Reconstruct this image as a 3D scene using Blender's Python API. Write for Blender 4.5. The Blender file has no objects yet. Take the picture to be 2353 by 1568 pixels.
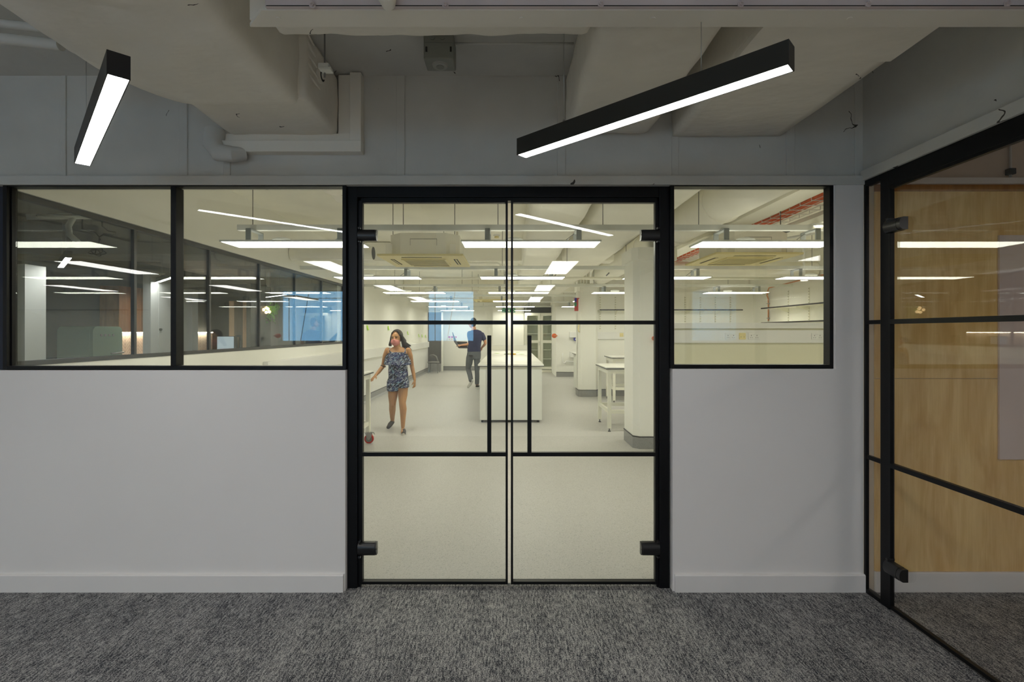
import bpy, bmesh, math, random
from mathutils import Vector, Matrix, noise
random.seed(7)
PI = math.pi

# ------------------------------------------------------------------ camera, world, exposure
scene = bpy.context.scene
COL = scene.collection
F = 1150.0                       # focal length in pixels of the 2353 x 1568 frame
cam_data = bpy.data.cameras.new('camera')
cam = bpy.data.objects.new('camera', cam_data)
COL.objects.link(cam)
cam.location = (0, 0, 1.5)
cam.rotation_euler = (PI / 2, 0, 0)
cam_data.sensor_width = 36.0
cam_data.lens = F / 2353 * 36.0
cam_data.shift_x = 6.5 / 2353
cam_data.shift_y = -21.0 / 2353
cam_data.clip_start = 0.02
cam_data.clip_end = 100
scene.camera = cam
scene.view_settings.view_transform = 'Standard'
scene.view_settings.look = 'None'
scene.view_settings.gamma = 1
scene.view_settings.use_curve_mapping = False
scene.view_settings.exposure = 0.0
scene.cycles.max_bounces = 10
scene.cycles.diffuse_bounces = 8
scene.cycles.glossy_bounces = 6
scene.cycles.transparent_max_bounces = 32
scene.cycles.caustics_reflective = False
scene.cycles.caustics_refractive = False
scene.cycles.sample_clamp_indirect = 6.0

world = bpy.data.worlds.new('daylight')
scene.world = world
world.use_nodes = True
wbg = world.node_tree.nodes['Background']
wbg.inputs[0].default_value = (0.30, 0.64, 1.0, 1)      # blue evening daylight outside the back window
wbg.inputs[1].default_value = 6.0

E_HALL, E_PENDANT, E_LAB, E_KITCHEN = 12.5, 27.0, 13.0, 34.0
C_HALL, C_LAB = (1.0, 0.95, 0.895), (1.0, 0.96, 0.81)

def at(px, py, Y):               # world point seen at a frame position, at depth Y from the camera
    return Vector(((px - 1170) * Y / F, Y, 1.5 - (py - 763) * Y / F))

# ------------------------------------------------------------------ materials
def new_mat(name):
    m = bpy.data.materials.new(name); m.use_nodes = True
    nt = m.node_tree
    return m, nt, nt.nodes['Principled BSDF']

def srgb(r, g, b):
    f = lambda c: (c / 255 / 12.92) if c / 255 <= 0.04045 else ((c / 255 + 0.055) / 1.055) ** 2.4
    return (f(r), f(g), f(b), 1)

def paint(name, col, rough=0.6, metal=0.0, var=0.04, vscale=3.0, bump=0.0, bscale=20.0, stretch=(1, 1, 1), dist=0.01):
    m, nt, bs = new_mat(name)
    bs.inputs['Roughness'].default_value = rough
    bs.inputs['Metallic'].default_value = metal
    tc = nt.nodes.new('ShaderNodeTexCoord')
    mp = nt.nodes.new('ShaderNodeMapping'); mp.inputs['Scale'].default_value = stretch
    nt.links.new(tc.outputs['Object'], mp.inputs['Vector'])
    nz = nt.nodes.new('ShaderNodeTexNoise'); nz.inputs['Scale'].default_value = vscale; nz.inputs['Detail'].default_value = 4
    nt.links.new(mp.outputs[0], nz.inputs['Vector'])
    cr = nt.nodes.new('ShaderNodeValToRGB')
    c = col if len(col) == 4 else (*col, 1)
    cr.color_ramp.elements[0].position = 0.3; cr.color_ramp.elements[1].position = 0.7
    cr.color_ramp.elements[0].color = tuple(max(0, v * (1 - var)) for v in c[:3]) + (1,)
    cr.color_ramp.elements[1].color = tuple(min(1, v * (1 + var)) for v in c[:3]) + (1,)
    nt.links.new(nz.outputs['Fac'], cr.inputs[0]); nt.links.new(cr.outputs[0], bs.inputs['Base Color'])
    if bump > 0:
        n2 = nt.nodes.new('ShaderNodeTexNoise'); n2.inputs['Scale'].default_value = bscale; n2.inputs['Detail'].default_value = 3.5
        nt.links.new(mp.outputs[0], n2.inputs['Vector'])
        bp = nt.nodes.new('ShaderNodeBump'); bp.inputs['Strength'].default_value = bump; bp.inputs['Distance'].default_value = dist
        nt.links.new(n2.outputs['Fac'], bp.inputs['Height']); nt.links.new(bp.outputs[0], bs.inputs['Normal'])
    return m

def emit(name, col, strength):
    m, nt, bs = new_mat(name)
    bs.inputs['Base Color'].default_value = (0.8, 0.8, 0.8, 1)
    bs.inputs['Emission Color'].default_value = (*col[:3], 1)
    bs.inputs['Emission Strength'].default_value = strength
    return m

def glass_mat(name, tint=(0.97, 0.985, 0.975), k=1.0):
    m, nt, bs = new_mat(name)
    nt.nodes.remove(bs)
    out = nt.nodes['Material Output']
    tr = nt.nodes.new('ShaderNodeBsdfTransparent'); tr.inputs[0].default_value = (*tint, 1)
    gl = nt.nodes.new('ShaderNodeBsdfGlossy'); gl.inputs['Roughness'].default_value = 0.0; gl.inputs[0].default_value = (0.95, 0.98, 1, 1)
    geo = nt.nodes.new('ShaderNodeNewGeometry')
    dp = nt.nodes.new('ShaderNodeVectorMath'); dp.operation = 'DOT_PRODUCT'
    nt.links.new(geo.outputs['Normal'], dp.inputs[0]); nt.links.new(geo.outputs['Incoming'], dp.inputs[1])
    ab = nt.nodes.new('ShaderNodeMath'); ab.operation = 'ABSOLUTE'; nt.links.new(dp.outputs['Value'], ab.inputs[0])
    om = nt.nodes.new('ShaderNodeMath'); om.operation = 'SUBTRACT'; om.inputs[0].default_value = 1; nt.links.new(ab.outputs[0], om.inputs[1])
    pw = nt.nodes.new('ShaderNodeMath'); pw.operation = 'POWER'; nt.links.new(om.outputs[0], pw.inputs[0]); pw.inputs[1].default_value = 5
    ma = nt.nodes.new('ShaderNodeMath'); ma.operation = 'MULTIPLY_ADD'
    nt.links.new(pw.outputs[0], ma.inputs[0]); ma.inputs[1].default_value = 0.9; ma.inputs[2].default_value = 0.042 * k
    mx = nt.nodes.new('ShaderNodeMixShader')
    nt.links.new(ma.outputs[0], mx.inputs[0]); nt.links.new(tr.outputs[0], mx.inputs[1]); nt.links.new(gl.outputs[0], mx.inputs[2])
    nt.links.new(mx.outputs[0], out.inputs['Surface'])
    return m

def carpet_mat():
    m, nt, bs = new_mat('carpet_heathered')
    bs.inputs['Roughness'].default_value = 0.95
    bs.inputs['Specular IOR Level'].default_value = 0.1
    tc = nt.nodes.new('ShaderNodeTexCoord')
    def nz(scale, st, det=3, rough=0.6):
        mp = nt.nodes.new('ShaderNodeMapping'); mp.inputs['Scale'].default_value = st
        nt.links.new(tc.outputs['Object'], mp.inputs['Vector'])
        n = nt.nodes.new('ShaderNodeTexNoise'); n.inputs['Scale'].default_value = scale; n.inputs['Detail'].default_value = det
        n.inputs['Roughness'].default_value = rough
        nt.links.new(mp.outputs[0], n.inputs['Vector']); return n.outputs['Fac']
    def math_(op, a, b):
        n = nt.nodes.new('ShaderNodeMath'); n.operation = op
        for i, v in enumerate((a, b)):
            if isinstance(v, (int, float)): n.inputs[i].default_value = v
            else: nt.links.new(v, n.inputs[i])
        return n.outputs[0]
    streak = nz(75, (1.5, 0.28, 1), 3, 0.7)
    grain = nz(190, (1.2, 0.7, 1), 2, 0.8)
    patch = nz(5, (1.6, 0.5, 1), 3, 0.6)
    v = math_('ADD', math_('MULTIPLY', streak, 0.52), math_('ADD', math_('MULTIPLY', grain, 0.70), math_('MULTIPLY', patch, 0.15)))
    cr = nt.nodes.new('ShaderNodeValToRGB')
    e = cr.color_ramp.elements
    e[0].position = 0.580; e[0].color = (0.020, 0.023, 0.030, 1)
    e[1].position = 0.79; e[1].color = (0.48, 0.475, 0.465, 1)
    n = e.new(0.645); n.color = (0.112, 0.118, 0.130, 1)
    n = e.new(0.71); n.color = (0.262, 0.262, 0.262, 1)
    nt.links.new(v, cr.inputs[0]); nt.links.new(cr.outputs[0], bs.inputs['Base Color'])
    bp = nt.nodes.new('ShaderNodeBump'); bp.inputs['Strength'].default_value = 0.6; bp.inputs['Distance'].default_value = 0.004
    nt.links.new(v, bp.inputs['Height']); nt.links.new(bp.outputs[0], bs.inputs['Normal'])
    return m

def vinyl_mat(name, base):
    m, nt, bs = new_mat(name)
    bs.inputs['Roughness'].default_value = 0.42
    bs.inputs['Specular IOR Level'].default_value = 0.35
    tc = nt.nodes.new('ShaderNodeTexCoord')
    vo = nt.nodes.new('ShaderNodeTexVoronoi'); vo.inputs['Scale'].default_value = 190
    nt.links.new(tc.outputs['Object'], vo.inputs['Vector'])
    sep = nt.nodes.new('ShaderNodeSeparateColor'); nt.links.new(vo.outputs['Color'], sep.inputs[0])
    cr = nt.nodes.new('ShaderNodeValToRGB'); cr.color_ramp.interpolation = 'CONSTANT'
    e = cr.color_ramp.elements
    e[0].position = 0; e[0].color = tuple(c * 0.72 for c in base) + (1,)
    e[1].position = 0.07; e[1].color = (*base, 1)
    n = e.new(0.90); n.color = tuple(min(1, c * 1.13) for c in base) + (1,)
    nt.links.new(sep.outputs[0], cr.inputs[0])
    nz = nt.nodes.new('ShaderNodeTexNoise'); nz.inputs['Scale'].default_value = 1.3; nz.inputs['Detail'].default_value = 3
    nt.links.new(tc.outputs['Object'], nz.inputs['Vector'])
    mx = nt.nodes.new('ShaderNodeMix'); mx.data_type = 'RGBA'; mx.blend_type = 'MULTIPLY'; mx.inputs[0].default_value = 1
    c2 = nt.nodes.new('ShaderNodeValToRGB'); c2.color_ramp.elements[0].color = (0.93, 0.93, 0.93, 1); c2.color_ramp.elements[1].color = (1, 1, 1, 1)
    nt.links.new(nz.outputs['Fac'], c2.inputs[0])
    nt.links.new(cr.outputs[0], mx.inputs['A']); nt.links.new(c2.outputs[0], mx.inputs['B'])
    nt.links.new(mx.outputs['Result'], bs.inputs['Base Color'])
    return m

def ply_mat(name, c1, c2, rough=0.45):
    m, nt, bs = new_mat(name)
    bs.inputs['Roughness'].default_value = rough
    tc = nt.nodes.new('ShaderNodeTexCoord')
    mp = nt.nodes.new('ShaderNodeMapping'); mp.inputs['Scale'].default_value = (2.6, 2.6, 0.55)
    nt.links.new(tc.outputs['Object'], mp.inputs['Vector'])
    wv = nt.nodes.new('ShaderNodeTexNoise'); wv.inputs['Scale'].default_value = 3.2; wv.inputs['Distortion'].default_value = 1.4; wv.inputs['Detail'].default_value = 6
    nt.links.new(mp.outputs[0], wv.inputs['Vector'])
    mp2 = nt.nodes.new('ShaderNodeMapping'); mp2.inputs['Scale'].default_value = (90, 90, 4)
    nt.links.new(tc.outputs['Object'], mp2.inputs['Vector'])
    n2 = nt.nodes.new('ShaderNodeTexNoise'); n2.inputs['Scale'].default_value = 1.5; n2.inputs['Detail'].default_value = 3
    nt.links.new(mp2.outputs[0], n2.inputs['Vector'])
    ad = nt.nodes.new('ShaderNodeMath'); ad.operation = 'MULTIPLY_ADD'; ad.inputs[1].default_value = 0.3
    nt.links.new(n2.outputs['Fac'], ad.inputs[0]); nt.links.new(wv.outputs['Fac'], ad.inputs[2])
    cr = nt.nodes.new('ShaderNodeValToRGB')
    cr.color_ramp.elements[0].position = 0.45; cr.color_ramp.elements[0].color = c1
    cr.color_ramp.elements[1].position = 0.85; cr.color_ramp.elements[1].color = c2
    nt.links.new(ad.outputs[0], cr.inputs[0]); nt.links.new(cr.outputs[0], bs.inputs['Base Color'])
    return m

def dress_mat():
    m, nt, bs = new_mat('dress_fabric')
    bs.inputs['Roughness'].default_value = 0.8
    tc = nt.nodes.new('ShaderNodeTexCoord')
    def strokes(rot, st, sc, thr, seed):
        mp = nt.nodes.new('ShaderNodeMapping'); mp.inputs['Scale'].default_value = st
        m0 = nt.nodes.new('ShaderNodeMapping'); m0.inputs['Rotation'].default_value = (0, rot, 0)
        m0.inputs['Location'].default_value = (seed, seed, seed)
        nt.links.new(tc.outputs['Object'], m0.inputs['Vector']); nt.links.new(m0.outputs[0], mp.inputs['Vector'])
        n = nt.nodes.new('ShaderNodeTexNoise'); n.inputs['Scale'].default_value = sc; n.inputs['Detail'].default_value = 2
        nt.links.new(mp.outputs[0], n.inputs['Vector'])
        r = nt.nodes.new('ShaderNodeValToRGB'); r.color_ramp.elements[0].position = thr; r.color_ramp.elements[1].position = thr + 0.03
        nt.links.new(n.outputs['Fac'], r.inputs[0]); return r.outputs[0]
    def over(a, col, fac):
        mx = nt.nodes.new('ShaderNodeMix'); mx.data_type = 'RGBA'
        nt.links.new(fac, mx.inputs[0])
        if isinstance(a, tuple): mx.inputs['A'].default_value = a
        else: nt.links.new(a, mx.inputs['A'])
        mx.inputs['B'].default_value = col
        return mx.outputs['Result']
    c = over((0.022, 0.030, 0.115, 1), (0.010, 0.012, 0.03, 1), strokes(0.5, (1, 1, 1.2), 8, 0.50, 3))
    c = over(c, (0.42, 0.46, 0.53, 1), strokes(0.75, (1, 1, 3.6), 21, 0.56, 11))
    c = over(c, (0.34, 0.36, 0.42, 1), strokes(-0.75, (1, 1, 4.2), 24, 0.60, 41))
    c = over(c, (0.26, 0.45, 0.58, 1), strokes(0.6, (1, 1, 3.8), 17, 0.62, 27))
    nt.links.new(c, bs.inputs['Base Color'])
    return m

def herringbone_mat():
    m, nt, bs = new_mat('herringbone_tile')
    bs.inputs['Roughness'].default_value = 0.3
    tc = nt.nodes.new('ShaderNodeTexCoord')
    sp = nt.nodes.new('ShaderNodeSeparateXYZ'); nt.links.new(tc.outputs['Object'], sp.inputs[0])
    def M(op, a, b=None):
        n = nt.nodes.new('ShaderNodeMath'); n.operation = op
        for i, v in enumerate((a, b)):
            if v is None: continue
            if isinstance(v, (int, float)): n.inputs[i].default_value = v
            else: nt.links.new(v, n.inputs[i])
        return n.outputs[0]
    zig = M('MULTIPLY', M('PINGPONG', sp.outputs['Y'], 0.12), 1.2)
    line = M('LESS_THAN', M('FRACT', M('DIVIDE', M('ADD', sp.outputs['Z'], zig), 0.075)), 0.12)
    seam = M('LESS_THAN', M('PINGPONG', sp.outputs['Y'], 0.06), 0.0035)
    mx = nt.nodes.new('ShaderNodeMix'); mx.data_type = 'RGBA'
    nt.links.new(M('MAXIMUM', line, seam), mx.inputs[0])
    mx.inputs['A'].default_value = srgb(226, 212, 196); mx.inputs['B'].default_value = srgb(150, 135, 120)
    nt.links.new(mx.outputs['Result'], bs.inputs['Base Color'])
    return m

M_WALL = paint('white_wall_paint', (0.82, 0.80, 0.785), 0.7, var=0.012, vscale=2)
M_BASE = paint('white_skirting_paint', (0.80, 0.785, 0.77), 0.5, var=0.01)
def add_cracks(m, scale, col=(0.05, 0.045, 0.04, 1)):
    nt = m.node_tree; bs = nt.nodes['Principled BSDF']
    src = bs.inputs['Base Color'].links[0].from_socket
    tc = nt.nodes.new('ShaderNodeTexCoord')
    n1 = nt.nodes.new('ShaderNodeTexNoise'); n1.inputs['Scale'].default_value = scale; n1.inputs['Detail'].default_value = 4
    n2 = nt.nodes.new('ShaderNodeTexNoise'); n2.inputs['Scale'].default_value = scale * 1.7; n2.inputs['Detail'].default_value = 1
    for n in (n1, n2): nt.links.new(tc.outputs['Object'], n.inputs['Vector'])
    def M(op, a, b):
        n = nt.nodes.new('ShaderNodeMath'); n.operation = op
        for i, v in enumerate((a, b)):
            if isinstance(v, (int, float)): n.inputs[i].default_value = v
            else: nt.links.new(v, n.inputs[i])
        return n.outputs[0]
    band = M('LESS_THAN', M('ABSOLUTE', M('SUBTRACT', n1.outputs['Fac'], 0.5), 0), 0.0035)
    mask = M('GREATER_THAN', n2.outputs['Fac'], 0.685)
    mx = nt.nodes.new('ShaderNodeMix'); mx.data_type = 'RGBA'
    nt.links.new(M('MULTIPLY', band, mask), mx.inputs[0]); nt.links.new(src, mx.inputs['A']); mx.inputs['B'].default_value = col
    nt.links.new(mx.outputs['Result'], bs.inputs['Base Color'])
    return m
M_HIGH = paint('old_grey_white_paint', (0.60, 0.595, 0.565), 0.75, var=0.07, vscale=2.2, bump=0.35, bscale=5, dist=0.03)
M_DUCT = paint('painted_duct_wrap', (0.80, 0.765, 0.69), 0.7, var=0.04, vscale=3, bump=0.45, bscale=3.2, dist=0.05, stretch=(1, 1.6, 1))
add_cracks(M_DUCT, 3.0); add_cracks(M_HIGH, 2.5)
M_BEAM = paint('painted_steel_beam', (0.80, 0.765, 0.69), 0.6, var=0.05, vscale=2)
M_PLATE = paint('mauve_grey_steel_plate', (0.60, 0.52, 0.52), 0.5, var=0.08, vscale=3)
M_BLACK = paint('black_powder_coat', (0.005, 0.0055, 0.0065), 0.38, var=0.15, vscale=2)
M_BLACK.node_tree.nodes['Principled BSDF'].inputs['Specular IOR Level'].default_value = 0.22
M_SEAL = paint('pale_door_seal', (0.75, 0.72, 0.66), 0.5)
M_GLASS = glass_mat('clear_glass')
M_GLASS2 = glass_mat('right_clear_glass', (0.985, 0.98, 0.97), 1.0)
M_CARPET = carpet_mat()
M_PLASTIC_BLACK = paint('black_hinge_plastic', (0.012, 0.012, 0.013), 0.3, var=0.1)
M_LAMP_D = paint('dark_grey_lamp_metal', (0.020, 0.021, 0.019), 0.45, var=0.05)
M_LAMP_B = paint('black_lamp_metal', (0.010, 0.009, 0.011), 0.4, var=0.05)
M_STEEL = paint('brushed_steel', (0.45, 0.45, 0.44), 0.35, metal=0.9, var=0.08, vscale=12)
M_GREYBOX = paint('grey_green_plastic', (0.255, 0.265, 0.235), 0.5, var=0.03)
M_DARKCRACK = paint('dark_rubber', (0.02, 0.02, 0.02), 0.7)
M_PLY = ply_mat('birch_plywood', srgb(222, 178, 98), srgb(246, 212, 140))
M_PLYD = ply_mat('birch_plywood_edge', srgb(150, 95, 35), srgb(185, 130, 60))
M_BOARD = paint('matt_whiteboard', srgb(220, 204, 196), 0.55, var=0.02)
M_LWALL = paint('cream_lab_wall', (0.86, 0.855, 0.80), 0.65, var=0.012)
M_LCEIL = paint('cream_lab_ceiling', (0.90, 0.88, 0.79), 0.75, var=0.05, vscale=1.5, bump=0.2, bscale=4, dist=0.02)
M_VINYL = vinyl_mat('speckled_vinyl', (0.52, 0.51, 0.49))
M_SKIRT = vinyl_mat('grey_vinyl_skirting', (0.30, 0.30, 0.295))
M_BLKLINE = paint('black_capping_strip', (0.02, 0.02, 0.022), 0.5)
M_CHAN = paint('galvanised_channel', (0.72, 0.73, 0.68), 0.5, metal=0.0, var=0.05, vscale=8)
M_BRKT = paint('grey_bracket_steel', (0.33, 0.35, 0.34), 0.4, metal=0.2, var=0.08)
M_WHITE = paint('white_plastic', (0.80, 0.80, 0.78), 0.4, var=0.01)
M_IVORY = paint('ivory_plastic', (0.80, 0.70, 0.36), 0.5, var=0.02)
M_CREAM = paint('cream_steel_frame', (0.85, 0.84, 0.73), 0.4, var=0.01)
M_TOP = paint('white_laminate', (0.86, 0.85, 0.79), 0.3, var=0.01)
M_PANELW = paint('pale_grey_laminate', (0.76, 0.77, 0.72), 0.35, var=0.01)
M_CABLE = paint('grey_cable', (0.22, 0.22, 0.21), 0.5)
M_COPPER = paint('copper_pipe', (0.62, 0.26, 0.12), 0.35, metal=0.6)
M_ORANGE = paint('orange_cable', (0.72, 0.13, 0.03), 0.5, var=0.2, vscale=20)
M_RED = paint('red_plastic', (0.50, 0.03, 0.02), 0.4)
M_REDSIGN = paint('red_sign_face', (0.42, 0.035, 0.03), 0.5)
M_BLUE = paint('blue_sign_face', (0.010, 0.012, 0.30), 0.4)
M_GREEN = paint('green_sign_face', (0.0, 0.20, 0.085), 0.4)
M_SIGNW = paint('white_sign_ink', (0.85, 0.88, 0.85), 0.4, var=0.0)
M_MAG = paint('magenta_sign', (0.55, 0.02, 0.22), 0.5)
M_YEL = paint('yellow_sign', (0.75, 0.45, 0.02), 0.5)
M_LIME = paint('lime_sticky_paper', (0.42, 0.72, 0.01), 0.7)
M_GDOOR = paint('grey_door_laminate', (0.135, 0.13, 0.125), 0.45)
M_DOORG = paint('grey_green_cabinet_back', (0.58, 0.60, 0.45), 0.5, var=0.03)
M_SKIN_W = paint('tan_skin', (0.48, 0.245, 0.10), 0.5, var=0.06, vscale=5)
M_SKIN_M = paint('light_brown_skin', (0.55, 0.27, 0.14), 0.5, var=0.06, vscale=5)
M_HAIR = paint('dark_hair', (0.022, 0.016, 0.012), 0.45, var=0.4, vscale=30, bump=0.6, bscale=60, stretch=(3, 3, 0.5))
M_MASK = paint('pink_face_mask', (0.66, 0.25, 0.22), 0.7)
M_DRESS = dress_mat()
M_SHOE = paint('dark_shoe_canvas', (0.035, 0.03, 0.028), 0.6)
M_SOLE = paint('pale_shoe_sole', (0.55, 0.52, 0.45), 0.6)
M_TEE = paint('navy_cotton', (0.016, 0.020, 0.068), 0.8, var=0.12, vscale=8, bump=0.6, bscale=9, dist=0.02)
M_JEANS = paint('grey_denim', (0.105, 0.115, 0.125), 0.8, var=0.2, vscale=7, bump=0.7, bscale=10, dist=0.03)
M_SHOEW = paint('white_shoe', (0.70, 0.70, 0.68), 0.5)
M_EYE = paint('dark_eye', (0.02, 0.015, 0.012), 0.3)
M_LAPTOP = paint('dark_laptop_shell', (0.02, 0.02, 0.024), 0.4)
M_SCREEN = emit('laptop_screen_glow', (0.25, 0.45, 0.75), 0.5)
M_DIMROOM = paint('dim_room_navy', (0.008, 0.014, 0.034), 0.6)
M_KWALL = paint('dark_grey_wall', (0.06, 0.062, 0.055), 0.7, var=0.06)
M_KLIGHT = paint('pale_grey_panel', (0.82, 0.83, 0.81), 0.5, var=0.01)
M_KCEIL = paint('grey_soffit', (0.30, 0.29, 0.26), 0.8, var=0.1, bump=0.3, bscale=5)
M_FRIDGE = paint('mint_enamel', (0.36, 0.52, 0.38), 0.2, var=0.01)
M_VENEER = ply_mat('oak_veneer', srgb(150, 100, 62), srgb(186, 132, 88))
M_TILE = herringbone_mat()
M_LEAF = paint('hanging_leaf_green', (0.10, 0.34, 0.03), 0.6, var=0.3, vscale=20)
M_AMBER = emit('warm_globe_bulb', (1.0, 0.62, 0.28), 5)
M_LED = emit('warm_shelf_light', (1.0, 0.85, 0.66), 26)
M_MON = emit('monitor_glow', (0.42, 0.56, 0.66), 0.55)
E_MH = emit('hall_panel_diffuser', C_HALL, E_HALL)
E_UL = emit('lab_added_uplight', (1.0, 0.95, 0.80), 1.3)  # glow of the top faces added to lift the lab ceiling
E_UP = emit('hall_added_uplight', (1.0, 0.97, 0.92), 1.8)  # glow of the top faces added to lift the corridor ceiling
E_MP = emit('pendant_diffuser', (1.0, 0.985, 0.97), E_PENDANT)
E_ML = emit('lab_panel_diffuser', C_LAB, E_LAB)
E_MK = emit('kitchen_pendant_diffuser', (1, 0.98, 0.95), E_KITCHEN)
E_DL = emit('downlight_lens', (1.0, 0.86, 0.6), 12)

# ------------------------------------------------------------------ object helpers
WORLD = {}
def props(o, label=None, cat=None, group=None, kind=None):
    if label: o['label'] = label
    if cat: o['category'] = cat
    if group: o['group'] = group
    if kind: o['kind'] = kind
    return o
def thing(name, label, cat, loc=(0, 0, 0), group=None, kind=None):
    o = bpy.data.objects.new(name, None)
    COL.objects.link(o); o.location = loc; o.empty_display_size = 0.1
    WORLD[o] = Vector(loc)
    return props(o, label, cat, group, kind)
def link(name, mesh, mat, parent=None, origin=None):
    o = bpy.data.objects.new(name, mesh); COL.objects.link(o)
    if mat is not None:
        for m in (mat if isinstance(mat, (list, tuple)) else [mat]): mesh.materials.append(m)
    if parent is not None:
        base = WORLD[parent]; mesh.transform(Matrix.Translation(-base)); o.parent = parent; WORLD[o] = base
    else:
        if origin is None:
            if len(mesh.vertices):
                xs = [v.co for v in mesh.vertices]
                origin = Vector(((min(v.x for v in xs) + max(v.x for v in xs)) / 2, (min(v.y for v in xs) + max(v.y for v in xs)) / 2, min(v.z for v in xs)))
            else: origin = Vector((0, 0, 0))
        origin = Vector(origin); mesh.transform(Matrix.Translation(-origin)); o.location = origin; WORLD[o] = origin
    return o

class MB:
    def __init__(s): s.bm = bmesh.new()
    def box(s, x0, x1, y0, y1, z0, z1, bev=0.0, mi=0):
        if x0 > x1: x0, x1 = x1, x0
        if y0 > y1: y0, y1 = y1, y0
        if z0 > z1: z0, z1 = z1, z0
        r = bmesh.ops.create_cube(s.bm, size=1.0)
        vs = r['verts']
        for v in vs:
            v.co = Vector(((x0 + x1) / 2 + v.co.x * (x1 - x0), (y0 + y1) / 2 + v.co.y * (y1 - y0), (z0 + z1) / 2 + v.co.z * (z1 - z0)))
        fs = {f for v in vs for f in v.link_faces}
        for f in fs: f.material_index = mi
        if bev > 0:
            es = list({e for v in vs for e in v.link_edges})
            bmesh.ops.bevel(s.bm, geom=es, offset=bev, segments=2, affect='EDGES', profile=0.6)
        return s
    def poly(s, pts, mi=0):
        f = s.bm.faces.new([s.bm.verts.new(p) for p in pts]); f.material_index = mi; return s
    def hexa(s, a, b, mi=0):      # two matching loops joined into a closed prism
        va = [s.bm.verts.new(p) for p in a]; vb = [s.bm.verts.new(p) for p in b]; n = len(a)
        fs = [s.bm.faces.new(va), s.bm.faces.new(vb[::-1])]
        for i in range(n): fs.append(s.bm.faces.new((va[i], vb[i], vb[(i + 1) % n], va[(i + 1) % n])))
        for f in fs: f.material_index = mi
        bmesh.ops.recalc_face_normals(s.bm, faces=fs); return s
    def prism(s, pts2, axis, a, b, mi=0):     # outline in the two other axes, extruded along axis
        def P(u, v, w): return {'x': (w, u, v), 'y': (u, w, v), 'z': (u, v, w)}[axis]
        return s.hexa([P(u, v, a) for u, v in pts2], [P(u, v, b) for u, v in pts2], mi)
    def tube(s, path, r, seg=10, cap=True, mi=0):
        path = [Vector(p) for p in path]; n = len(path)
        rs = r if isinstance(r, (list, tuple)) else [r] * n
        rings = []
        up = None
        for i, p in enumerate(path):
            d = (path[min(i + 1, n - 1)] - path[max(i - 1, 0)]).normalized()
            if up is None: up = d.orthogonal().normalized()
            up = (up - d * up.dot(d))
            up = up.normalized() if up.length > 1e-6 else d.orthogonal().normalized()
            w = d.cross(up)
            rings.append([s.bm.verts.new(p + (up * math.cos(2 * PI * k / seg) + w * math.sin(2 * PI * k / seg)) * rs[i]) for k in range(seg)])
        fs = []
        for i in range(n - 1):
            for k in range(seg): fs.append(s.bm.faces.new((rings[i][k], rings[i][(k + 1) % seg], rings[i + 1][(k + 1) % seg], rings[i + 1][k])))
        if cap:
            fs.append(s.bm.faces.new(rings[0][::-1])); fs.append(s.bm.faces.new(rings[-1]))
        for f in fs: f.material_index = mi
        bmesh.ops.recalc_face_normals(s.bm, faces=fs)
        return s
    def cyl(s, p0, p1, r, seg=16, r1=None): return s.tube([p0, p1], [r, r if r1 is None else r1], seg)
    def ball(s, c, rx, ry=None, rz=None, seg=16, rot=None):
        ry = ry or rx; rz = rz or rx
        r = bmesh.ops.create_uvsphere(s.bm, u_segments=seg, v_segments=max(6, seg // 2), radius=1)
        for v in r['verts']:
            p = Vector((v.co.x * rx, v.co.y * ry, v.co.z * rz))
            if rot: p = rot @ p
            v.co = p + Vector(c)
        return s
    def build(s, name, mat, parent=None, smooth=False, origin=None):
        me = bpy.data.meshes.new(name); s.bm.to_mesh(me); s.bm.free()
        if smooth:
            for p in me.polygons: p.use_smooth = True
            if smooth == 'auto':
                me.set_sharp_from_angle(angle=math.radians(35))
        return link(name, me, mat, parent, origin)

def build_each(s, name, mat, parent=None, smooth=False):
    seen = set(); out = []
    s.bm.verts.ensure_lookup_table()
    for v0 in s.bm.verts:
        if v0 in seen: continue
        st = [v0]; isl = []; seen.add(v0)
        while st:
            v = st.pop(); isl.append(v)
            for e in v.link_edges:
                w = e.other_vert(v)
                if w not in seen: seen.add(w); st.append(w)
        q = MB(); mp = {v: q.bm.verts.new(v.co) for v in isl}
        for f in {f for v in isl for f in v.link_faces}: q.bm.faces.new([mp[v] for v in f.verts]).material_index = f.material_index
        out.append(q.build(name, mat, parent, smooth))
    s.bm.free()
    return out
MB.build_each = build_each
def children(o): return [c for c in bpy.data.objects if c.parent == o]
KIDS = {}
def copy_tree(o, parent=None):
    c = o.copy(); COL.objects.link(c)
    if parent is not None: c.parent = parent
    for ch in KIDS.setdefault(o.name, children(o)): copy_tree(ch, c)
    return c
def struct(o): o['kind'] = 'structure'; return o

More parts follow.
